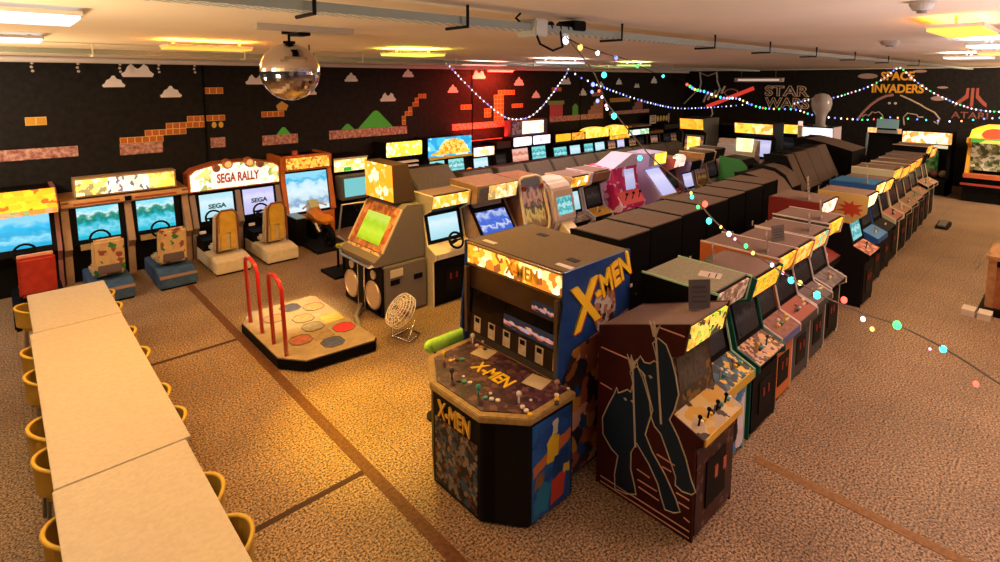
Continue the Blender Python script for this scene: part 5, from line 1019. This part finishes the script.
tag(inv(MB().tube([(11.2, .84, .925), (11.08, .88, .95), (10.98, .92, .8), (10.98, .97, .68), (11.0, 1.0, .75), (11.05, .95, .9)], .008, 6).obj('cable', mat((.3, .22, .15), .5)), None), 'thin tan cable looping over the front of the wooden counter', 'cable')
t = wthing('pedal_unit', 'flat dark pedal unit on the floor at the far end of the right row', 'pedal', (16.9, 2.15, 0))
MB().prism([(16.6, 0), (17.2, 0), (17.2, .1), (16.8, .05)], 2.05, 2.3, 'y').obj('base', DARK, t); MB().prism([(16.7, .05), (17.15, .11), (17.15, .14), (16.7, .08)], 2.1, 2.26, 'y').obj('pedal', STEEL, t)

# ------------------------------------------------------------------ ceiling
def fixture(label, x0, x1, y0, y1, col, s, power, zl=3.93, lcol=None, upl=.3, ucol=None):
    x0, x1, y0, y1 = [v * (zl - 3.6) / .35 for v in (x0, x1, y0, y1)]
    t = wthing('ceiling_light', label, 'ceiling light', ((x0 + x1) / 2, (y0 + y1) / 2, zl), 'fluorescent ceiling lights')
    MB().box(x0, x1, y0, y1, zl + .02, zl + .045).obj('housing', mat((.7, .66, .6), .5), t)
    for a in (x0 + .08, x1 - .1): MB().box(a, a + .02, (y0 + y1) / 2 - .01, (y0 + y1) / 2 + .01, zl + .04, ZC).obj('hanger', STEEL, t)
    d = MB().box(x0 + .01, x1 - .01, y0 + .01, y1 - .01, zl, zl + .02).obj('diffuser', emis(col, s), t)
    for up_, e_ in ((0, power * .9), (1, power * upl)):
        L = bpy.data.lights.new('tube', 'AREA'); L.shape = 'RECTANGLE'; L.size = x1 - x0; L.size_y = y1 - y0; L.energy = e_; L.color = lcol or col
        if up_: L.color = ucol or tuple(.5 * a + .5 * b for a, b in zip(col, lcol or col))
        o = bpy.data.objects.new('tube', L); COL.objects.link(o); o.location = ((x0 + x1) / 2, (y0 + y1) / 2, zl + (.055 if up_ else -.02)); o.rotation_euler = (PI * up_, 0, 0)
    return t
UPL = .45
WC = (1., .93, .82)
fixture('white ceiling light panel at the top left corner', -.85, .42, 4.0, 4.62, (.82, .92, 1.), 1.1, 34, lcol=(1., .72, .4), upl=.04, ucol=(.9, .9, .9), zl=3.96)
fixture('white ceiling light panel at the left edge, farther back', -.85, .38, 6.4, 6.95, (.82, .92, 1.), 1.1, 40, lcol=(1., .72, .4), upl=.04, ucol=(.9, .9, .9), zl=3.96)
fixture('orange-tinted ceiling light above the racing cabinets', 1.45, 2.35, 6.9, 7.3, (1., .42, .05), 1.5, 115, lcol=(1., .42, .06), upl=.5, ucol=(1., .3, .02))
fixture('yellow-green ceiling light right of the mirror ball', 4.2, 4.95, 6.5, 7.1, (.85, .85, .12), 1.4, 145, lcol=(1., .6, .11), ucol=(.85, .75, .06))
fixture('pink ceiling light along the left wall', 8.3, 9.45, 9.9, 10.3, (1., .45, .4), 1.3, 60, lcol=(1., .35, .25))
fixture('bluish-white ceiling light in the middle of the hall', 8.35, 9.5, 7.5, 7.9, (.75, .82, 1.), 1.4, 120, lcol=(1., .66, .56))
fixture('green-tinted ceiling light toward the far end', 11.5, 12.3, 7.6, 8.1, (.6, .85, .15), 1.4, 80, lcol=(.95, .75, .45))
fixture('orange ceiling light at the upper right', 5.0, 5.95, .52, .85, (1., .55, .08), 1.5, 55, lcol=(1., .56, .5), ucol=(1., .36, .04))
fixture('small white ceiling light at the upper right, beyond the orange one', 7.7, 8.3, .6, .95, (.8, .9, 1.), 1.4, 45, lcol=(1., .62, .56), ucol=(.8, .9, 1.))
fixture('amber ceiling light at the right edge', 10.0, 10.8, .7, 1.1, (1., .6, .15), 1.3, 65, lcol=(1., .6, .28))
fixture('white ceiling light near the far right', 11.6, 12.3, 1.1, 1.7, (.9, .9, .9), 1.1, 60, lcol=(1., .66, .35))
# red tube close to the wall
t = wthing('ceiling_light', 'red tube light high on the left wall', 'ceiling light', (11.6, 12.5, 3.8), 'fluorescent ceiling lights')
MB().box(11.1, 12.2, 12.45, 12.6, 3.9, ZC).obj('housing', WHITE, t); MB().cyl((11.12, 12.52, 3.87), (12.18, 12.52, 3.87), .025).obj('tube', emis((1., .2, .15), 1.5), t)
L = bpy.data.lights.new('red', 'AREA'); L.shape = 'RECTANGLE'; L.size = 1.1; L.size_y = .2; L.energy = 160; L.color = (1., .05, .025)
o = bpy.data.objects.new('red', L); COL.objects.link(o); o.location = (11.65, 12.3, 3.8); o.rotation_euler = (math.radians(50), 0, 0)
t = wthing('light_bar', 'red light bar lying on the dark cabinet below the red glowing wall', 'light bar', (11.0, 12.6, 1.75))
MB().box(10.3, 11.8, 12.55, 12.65, 1.72, 1.76).obj('housing', BLACK, t); MB().box(10.32, 11.78, 12.57, 12.63, 1.76, 1.775).obj('tube', emis((1., .05, .02), 1.5), t)
L = bpy.data.lights.new('red', 'AREA'); L.shape = 'RECTANGLE'; L.size = 2.2; L.size_y = .15; L.energy = 95; L.color = (1., .03, .012)
o = bpy.data.objects.new('red', L); COL.objects.link(o); o.location = (10.9, 12.55, 1.8); o.rotation_euler = (math.radians(180 - 25), 0, 0)
t = wthing('ceiling_light', 'long unlit white tube fixture hanging in front of the far wall', 'ceiling light', (22, 8.8, 3.6), 'fluorescent ceiling lights')
MB().box(21.95, 22.12, 7.92, 9.75, 3.53, 3.68).obj('housing', mat((.6, .5, .43), .5), t); MB().cyl((21.94, 8.05, 3.6), (21.94, 9.6, 3.6), .03).obj('tube', emis((1., .8, .7), .55), t)  # unlit tube, its brightness put in as a faint emission
for y in (8.2, 9.5): MB().cyl((22.03, y, 3.68), (22.03, y, ZC), .008, seg=6).obj('hanger', STEEL, t)
def perf(col, col2):
    m, nt, b = _new('perforated_metal'); tc = nt.nodes.new('ShaderNodeTexCoord'); mp = nt.nodes.new('ShaderNodeMapping'); mp.inputs['Scale'].default_value = (11, 30, 30)
    ch = nt.nodes.new('ShaderNodeTexBrick'); ch.inputs['Scale'].default_value = 1; ch.inputs['Brick Width'].default_value = .8; ch.inputs['Row Height'].default_value = .8; ch.inputs['Mortar Size'].default_value = .18; ch.inputs['Color1'].default_value = (*col2, 1); ch.inputs['Color2'].default_value = (*col2, 1); ch.inputs['Mortar'].default_value = (*col, 1)
    nt.links.new(tc.outputs['Object'], mp.inputs[0]); nt.links.new(mp.outputs[0], ch.inputs['Vector']); nt.links.new(ch.outputs['Color'], b.inputs['Base Color']); b.inputs['Roughness'].default_value = .4
    return m
PF = perf((.3, .36, .33), (.95, .98, .95))
t = wthing('cable_tray', 'perforated metal cable tray hanging across the front of the ceiling', 'cable tray', (8, 2.5, 3.93), 'cable trays')
MB().box(-3, 22, 2.46, 2.58, 3.915, 3.925).box(-3, 22, 2.455, 2.462, 3.915, 3.96).box(-3, 22, 2.578, 2.585, 3.915, 3.96).obj('tray', PF, t)
for x in (1.1, 2.0, 3.5, 5.0, 6.3, 7.8, 9.5, 11.5, 14): MB().tube([(x, 2.42, ZC - .01), (x, 2.42, 3.9), (x, 2.62, 3.9)], .01, 6).obj('bracket', DARK, t)
t = wthing('cable_tray', 'perforated metal cable tray running along the left wall', 'cable tray', (8, 9, 3.93), 'cable trays')
MB().box(-3, 20, 8.0, 8.12, 3.9, 3.91).box(-3, 20, 7.995, 8.002, 3.9, 3.96).obj('tray', PF, t)
for x in (.9, 2.6, 4.4, 6.3, 8.4, 11, 14): MB().tube([(x, 7.97, ZC - .01), (x, 7.97, 3.885), (x, 8.15, 3.885)], .01, 6).obj('bracket', WHITE, t)
tag(MB().tube([(-3, 10.6, 3.98), (21, 10.6, 3.98)], .025, 8).obj('ceiling_pipe', mat((.6, .52, .45), .5)), 'thin pale pipe running along the ceiling by the left wall', 'pipe')
tag(MB().tube([(-3, 12.3, 3.95), (23, 12.3, 3.95)], .05, 10).obj('ceiling_pipe', mat((.7, .62, .55), .5)), 'thick pale pipe running along the top of the left wall', 'pipe')
t = wthing('junction_box', 'white junction box on the cable tray with a hanging cable loop', 'junction box', (2.62, 2.5, 3.93))
MB().box(2.56, 2.68, 2.42, 2.6, 3.88, 3.99).obj('box', mat((.6, .62, .6), .5), t, bevel=.01)
MB().tube([(2.58, 2.44, 3.9), (2.6, 2.42, 3.83), (2.7, 2.4, 3.79), (2.82, 2.42, 3.82), (2.84, 2.46, 3.93)], .008, 6).obj('cable_loop', BLACK, t)
MB().tube([(2.5, 2.5, ZC - .01), (2.46, 2.5, 3.99), (2.5, 2.48, 3.95)], .008, 6).obj('cable', BLACK, t)
t = wthing('spotlight', 'small black spotlight on the cable tray beside the junction box', 'spotlight', (3.0, 2.5, 3.93))
MB().box(2.96, 3.1, 2.44, 2.6, 3.94, 4.01).obj('body', BLACK, t, bevel=.008)
for x in (2.74, 2.83, 2.91): MB().cyl((x, 2.47, 3.945), (x + .05, 2.5, 3.97), .025, seg=10).obj('lens_barrel', BLACK, t)
SENS = ((3.78, .66, .06), (7.3, 1.54, .09))
for i, (x, y, w) in enumerate(SENS):
    t = wthing('smoke_detector', ['small dark ceiling sensor at the upper right', 'small pale ceiling disc above the right row'][i], 'detector', (x, y, ZC - .05)); MB().lathe([(w * .7, 0), (w, .03), (w, .05)], (x, y, ZC - .05), 18).obj('cap', mat((.5, .47, .45), .5), t); MB().cyl((x, y, ZC - .065), (x, y, ZC - .05), w * .4).obj('sensor', mat((.3, .28, .27), .4), t)
t = wthing('ceiling_speaker', 'thin grey track carrying the mirror ball', 'track', (1.8, 4.15, 3.97))
MB().box(1.5, 2.3, 4.3, 4.4, 3.985, ZC).obj('track', mat((.5, .45, .4), .4), t); MB().box(1.85, 1.95, 4.38, 4.55, 3.96, ZC).obj('clamp', BLACK, t)
t.name = 'ball_track'
# mirror ball
t = wthing('mirror_ball', 'silver mirror ball hanging from the ceiling at the left', 'mirror ball', (1.9, 4.7, 3.67))
def mirror():
    m, nt, b = _new('mirror_tiles'); b.inputs['Metallic'].default_value = 1; b.inputs['Roughness'].default_value = .12; b.inputs['Base Color'].default_value = (.62, .57, .58, 1); return m
MB().ball((1.9, 4.7, 3.67), .245, 44, 30).obj('tiles', mirror(), t)
MB().cyl((1.9, 4.7, 3.9), (1.9, 4.7, ZC), .012, seg=8).cyl((1.9, 4.7, 3.99), (1.9, 4.7, ZC), .06, seg=14).cyl((1.9, 4.7, 3.9), (1.9, 4.7, 3.93), .05, seg=14).obj('motor', BLACK, t)
t = wthing('spotlight', 'tiny black spotlight behind the mirror ball', 'spotlight', (2.85, 6.6, 3.85)); MB().cyl((2.75, 6.6, 3.86), (2.95, 6.55, 3.88), .03, .05, 10).cyl((2.9, 6.57, 3.9), (2.9, 6.57, ZC), .008, seg=6).obj('barrel', BLACK, t)
def beam(x, y, z, tx, ty, e, col, ang):
    L = bpy.data.lights.new('beam', 'SPOT'); L.energy = e; L.color = col; L.spot_size = math.radians(ang); L.spot_blend = 1.; L.shadow_soft_size = .05
    o = bpy.data.objects.new('beam', L); COL.objects.link(o); o.location = (x, y, z); o.rotation_euler = (Vector((tx, ty, 0)) - Vector((x, y, z))).to_track_quat('-Z', 'Y').to_euler()
beam(2.72, 6.58, 3.84, 2.75, 5.0, 1400, (1., .55, .03), 36)
beam(2.72, 6.6, 3.84, 3.2, 7.9, 1500, (1., .8, .4), 26)
random.seed(11)
for i, x in enumerate((.55, 1.2, 1.85, 2.5, 3.15)):
    t = wthing('hanging_chain', 'short white hook chain on the left wall, ' + ['leftmost', 'second from left', 'third from left', 'fourth from left', 'rightmost'][i] + ' of five under the ceiling', 'chain', (x, 12.82, 3.8), 'white hook chains under the ceiling')
    b = MB()
    for k in range(4): b.ball((x + .012 * (k % 2), 12.82, ZC - .06 - .07 * k), .025, 8, 6)
    b.obj('links', mat((.75, .65, .55), .4), t)

# ------------------------------------------------------------------ strings of lights
BC = {'c': (.05, .85, .8), 'g': (.05, .9, .15), 'r': (1., .08, .05), 'b': (.15, .2, 1.), 'w': (.8, .85, 1.), 'o': (1., .45, .1), 'p': (1., .3, .45)}
def catmull(P, n):
    out = []
    for i in range(len(P) - 1):
        p0, p1, p2, p3 = [Vector(P[max(0, min(len(P) - 1, k))]) for k in (i - 1, i, i + 1, i + 2)]
        for s in range(n):
            u = s / n; out.append(.5 * ((2 * p1) + (p2 - p0) * u + (2 * p0 - 5 * p1 + 4 * p2 - p3) * u * u + (3 * p1 - p0 - 3 * p2 + p3) * u ** 3))
    out.append(Vector(P[-1])); return out
def strand(label, P, n, cols, rb, rc, cable, drop, s=3., explicit=(), fr=0.):
    t = wthing('string_lights', label, 'string lights', P[0], 'strings of small lights')
    C = catmull(P, 8)
    MB().tube(C, rc, 5).obj('cable', cable, t)
    L = [0.]
    for a, b in zip(C, C[1:]): L.append(L[-1] + (b - a).length)
    for x, y, z, c, q in explicit:
        MB().ball((x, y, z), rb * q, 10, 8, (1, 1, 1.2)).obj('bulb', emis(BC[c], s), t)
    for k in range(n):
        f_ = (k + .5 + .3 * math.sin(k * 12.9898 + n)) / n
        if fr: f_ = k / 6 * fr if k < 6 else fr + (1 - fr) * (f_ * n - 6) / (n - 6)
        d = L[-1] * min(.999, f_); i = max(j for j in range(len(L)) if L[j] <= d); u = (d - L[i]) / max(1e-6, L[min(i + 1, len(L) - 1)] - L[i])
        p = C[i].lerp(C[min(i + 1, len(C) - 1)], u); c = cols[k % len(cols)]
        q = p + Vector((.006 * math.sin(k * 2.1), .006 * math.cos(k * 1.3), -drop))
        b = MB().ball(q, rb, 8, 6, (1, 1, 1.3))
        if drop: b.cyl(p, q, rc * .8, seg=5)
        b.obj('bulb', emis(BC[c], s), t)
S1 = [(3.04, 2.58, 3.91), (3.16, 2.43, 3.67), (3.13, 2.29, 3.46), (3.19, 2.22, 3.34), (3.24, 1.99, 3.09), (3.33, 1.74, 2.87), (3.34, 1.57, 2.7), (3.43, 1.31, 2.5), (3.47, .98, 2.35), (3.56, .75, 2.27), (3.56, .62, 2.26), (3.61, .41, 2.18), (3.69, .18, 2.04)]
S1B = [(3.148, 2.318, 3.635, 'c', 1.6), (3.15, 2.414, 3.568, 'b', 1.2), (3.147, 2.419, 3.515, 'b', 1), (3.143, 2.355, 3.523, 'r', 0.8), (3.138, 2.324, 3.481, 'w', 0.8), (3.139, 2.363, 3.452, 'b', 1.1), (3.131, 2.283, 3.423, 'p', 0.9), (3.134, 2.276, 3.399, 'w', 0.8), (3.166, 2.239, 3.35, 'c', 1.7), (3.218, 2.055, 3.069, 'c', 1.4), (3.33, 1.732, 2.859, 'o', 0.8), (3.329, 1.724, 2.834, 'c', 1.1), (3.331, 1.68, 2.774, 'g', 1), (3.34, 1.638, 2.799, 'r', 1.6), (3.335, 1.604, 2.694, 'c', 1.6), (3.353, 1.532, 2.665, 'o', 0.8), (3.37, 1.486, 2.626, 'w', 1.3), (3.383, 1.452, 2.598, 'p', 0.8), (3.406, 1.391, 2.561, 'g', 1.1), (3.42, 1.351, 2.522, 'o', 1), (3.444, 1.243, 2.466, 'w', 1), (3.452, 1.18, 2.43, 'p', 0.8), (3.457, 1.134, 2.397, 'c', 1.6), (3.464, 1.086, 2.391, 'o', 1.2), (3.472, 0.993, 2.341, 'c', 1.8), (3.519, 0.866, 2.336, 'r', 1.5), (3.546, 0.773, 2.244, 'w', 1.1), (3.552, 0.727, 2.198, 'o', 1), (3.555, 0.615, 2.259, 'g', 1.8), (3.594, 0.47, 2.162, 'p', 0.6), (3.611, 0.418, 2.175, 'c', 1.5), (3.652, 0.278, 2.022, 'r', 1.2)]
strand('string of coloured bulbs hanging diagonally across the right row toward the camera', S1, 0, '', .011, .005, mat((.2, .16, .12), .5), .0, 4., S1B)
S2 = [(7.23, 9.56, 4.02), (7.61, 9.41, 3.6), (7.87, 9.11, 3.21), (8.22, 9.01, 2.93), (8.52, 8.84, 2.73), (9.0, 8.68, 2.76), (9.43, 8.6, 3.07), (9.72, 8.52, 3.41), (10.09, 8.51, 3.77), (10.2, 8.5, 4.02)]
strand('white string lights sagging in front of the red glowing wall', S2, 40, 'wwbww', .017, .006, mat((.5, .5, .5), .5), 0., 2.)
S3 = [(10.3, 8.55, 4.02), (10.46, 8.57, 3.75), (11.07, 8.52, 3.53), (12.05, 8.67, 3.34), (13.29, 8.87, 3.12), (14.57, 9.01, 2.91), (16.49, 9.26, 2.68), (18.05, 9.18, 2.63), (19.81, 8.92, 2.65), (20.35, 8.42, 2.72)]
strand('bluish white string lights running to the far corner', S3, 50, 'wwbwb', .02, .006, DARK, 0., 2.2)
S4 = [(3.12, 2.64, 3.91), (4.42, 3.5, 3.93), (5.85, 4.22, 3.92), (6.88, 4.64, 3.89), (8.01, 4.93, 3.73), (8.66, 5.01, 3.67), (9.29, 5.1, 3.6), (10.39, 5.43, 3.44), (11.51, 5.75, 3.36), (12.75, 5.94, 3.2), (14.03, 6.12, 3.14), (15.4, 6.18, 2.89), (16.75, 6.29, 2.78), (17.78, 6.01, 2.73), (18.6, 5.91, 2.58), (19.47, 5.77, 2.45), (20.58, 5.41, 2.35), (21.71, 5.02, 2.28), (22.19, 4.58, 2.36), (22.02, 4.05, 2.36), (22.62, 3.48, 2.3), (22.58, 2.84, 2.3), (22.47, 2.28, 2.4), (23.05, 1.75, 2.46)]
strand('long string of coloured bulbs from the spotlight along the ceiling to the far wall', S4, 64, 'wowbgcrgbogbcbwocbpcwb', .024, .006, DARK, .02, 3., (), .3)
S5 = [(20.43, 6.98, 2.77), (20.93, 6.55, 2.94), (21.44, 6.07, 2.98), (21.34, 5.51, 3.16), (21.26, 4.93, 3.4), (21.07, 4.47, 3.7), (20.78, 4.08, 3.98), (21.06, 3.79, 3.66), (21.33, 3.48, 3.35), (21.66, 3.15, 3.1), (21.99, 2.81, 2.89), (22.32, 2.48, 2.73), (22.65, 2.15, 2.64), (23.06, 1.77, 2.61), (23.2, 1.2, 2.6)]
strand('string of lights rising to a peak in front of the yellow far wall lettering', S5, 60, 'wwbwwgwp', .022, .006, mat((.3, .3, .3), .5), 0., 2.2)

# ------------------------------------------------------------------ light, world, camera
def area(x, y, z, e, col, s):
    L = bpy.data.lights.new('fill_light', 'AREA'); L.shape = 'DISK'; L.size = s; L.energy = e; L.color = col
    o = bpy.data.objects.new('fill_light', L); COL.objects.link(o); o.location = (x, y, z); return o
# added fill lights without fixtures, unseen behind and beside the camera
UPS = ((.3, -1., 55, (1., .74, .55)), (4., -1.1, 105, (1., .78, .77)), (9., -1.1, 130, (1., .77, .77)), (15., -1.1, 150, (1., .74, .55)), (-1., 3.5, 110, (1., .7, .38)), (-1., 8., 130, (1., .7, .35)))  # added uplights, out of view, that brighten the ceiling
area(8.5, -3., 3.85, 12, (1., .5, .42), 1.2)
for x, y, e, c in UPS:
    up = area(x, y, 2.6, e, c, 1.); up.rotation_euler = (PI, 0, 0)
area(13., -2.5, 3.85, 35, (1., .6, .4), 1.2)
area(17.5, .2, 3.85, 80, (1., .66, .35), 1.); fw_ = area(19.5, -1., 3.7, 420, (1., .75, .55), 1.); fw_.rotation_euler = Vector((-4.4, -5.5, .9)).to_track_quat('Z', 'Y').to_euler()  # added lamps out of view, the second aimed to brighten the far wall
wl_ = area(-1.5, 10.2, 3.7, 110, (1., .8, .62), 1.); wl_.rotation_euler = (math.radians(55), 0, math.radians(-25))  # added lamp past the left edge to brighten the wall pictures
w = bpy.data.worlds.new('hall'); scene.world = w; w.use_nodes = True
w.node_tree.nodes['Background'].inputs[0].default_value = (1., .78, .58, 1); w.node_tree.nodes['Background'].inputs[1].default_value = .04
cam = bpy.data.cameras.new('camera'); co = bpy.data.objects.new('camera', cam); COL.objects.link(co)
P_ = math.atan(60 / 545.)
co.location = (0, 0, 3.6); co.rotation_euler = (PI / 2 - P_, 0, math.radians(47.1) - PI / 2)
cam.sensor_fit = 'HORIZONTAL'; cam.sensor_width = 36; cam.lens = 545 / 1000 * 36; cam.shift_y = -.141; cam.clip_start = .05
scene.camera = co
vs = scene.view_settings; vs.view_transform = 'Standard'; vs.look = 'None'; vs.gamma = 1; vs.exposure = 0; vs.use_curve_mapping = False
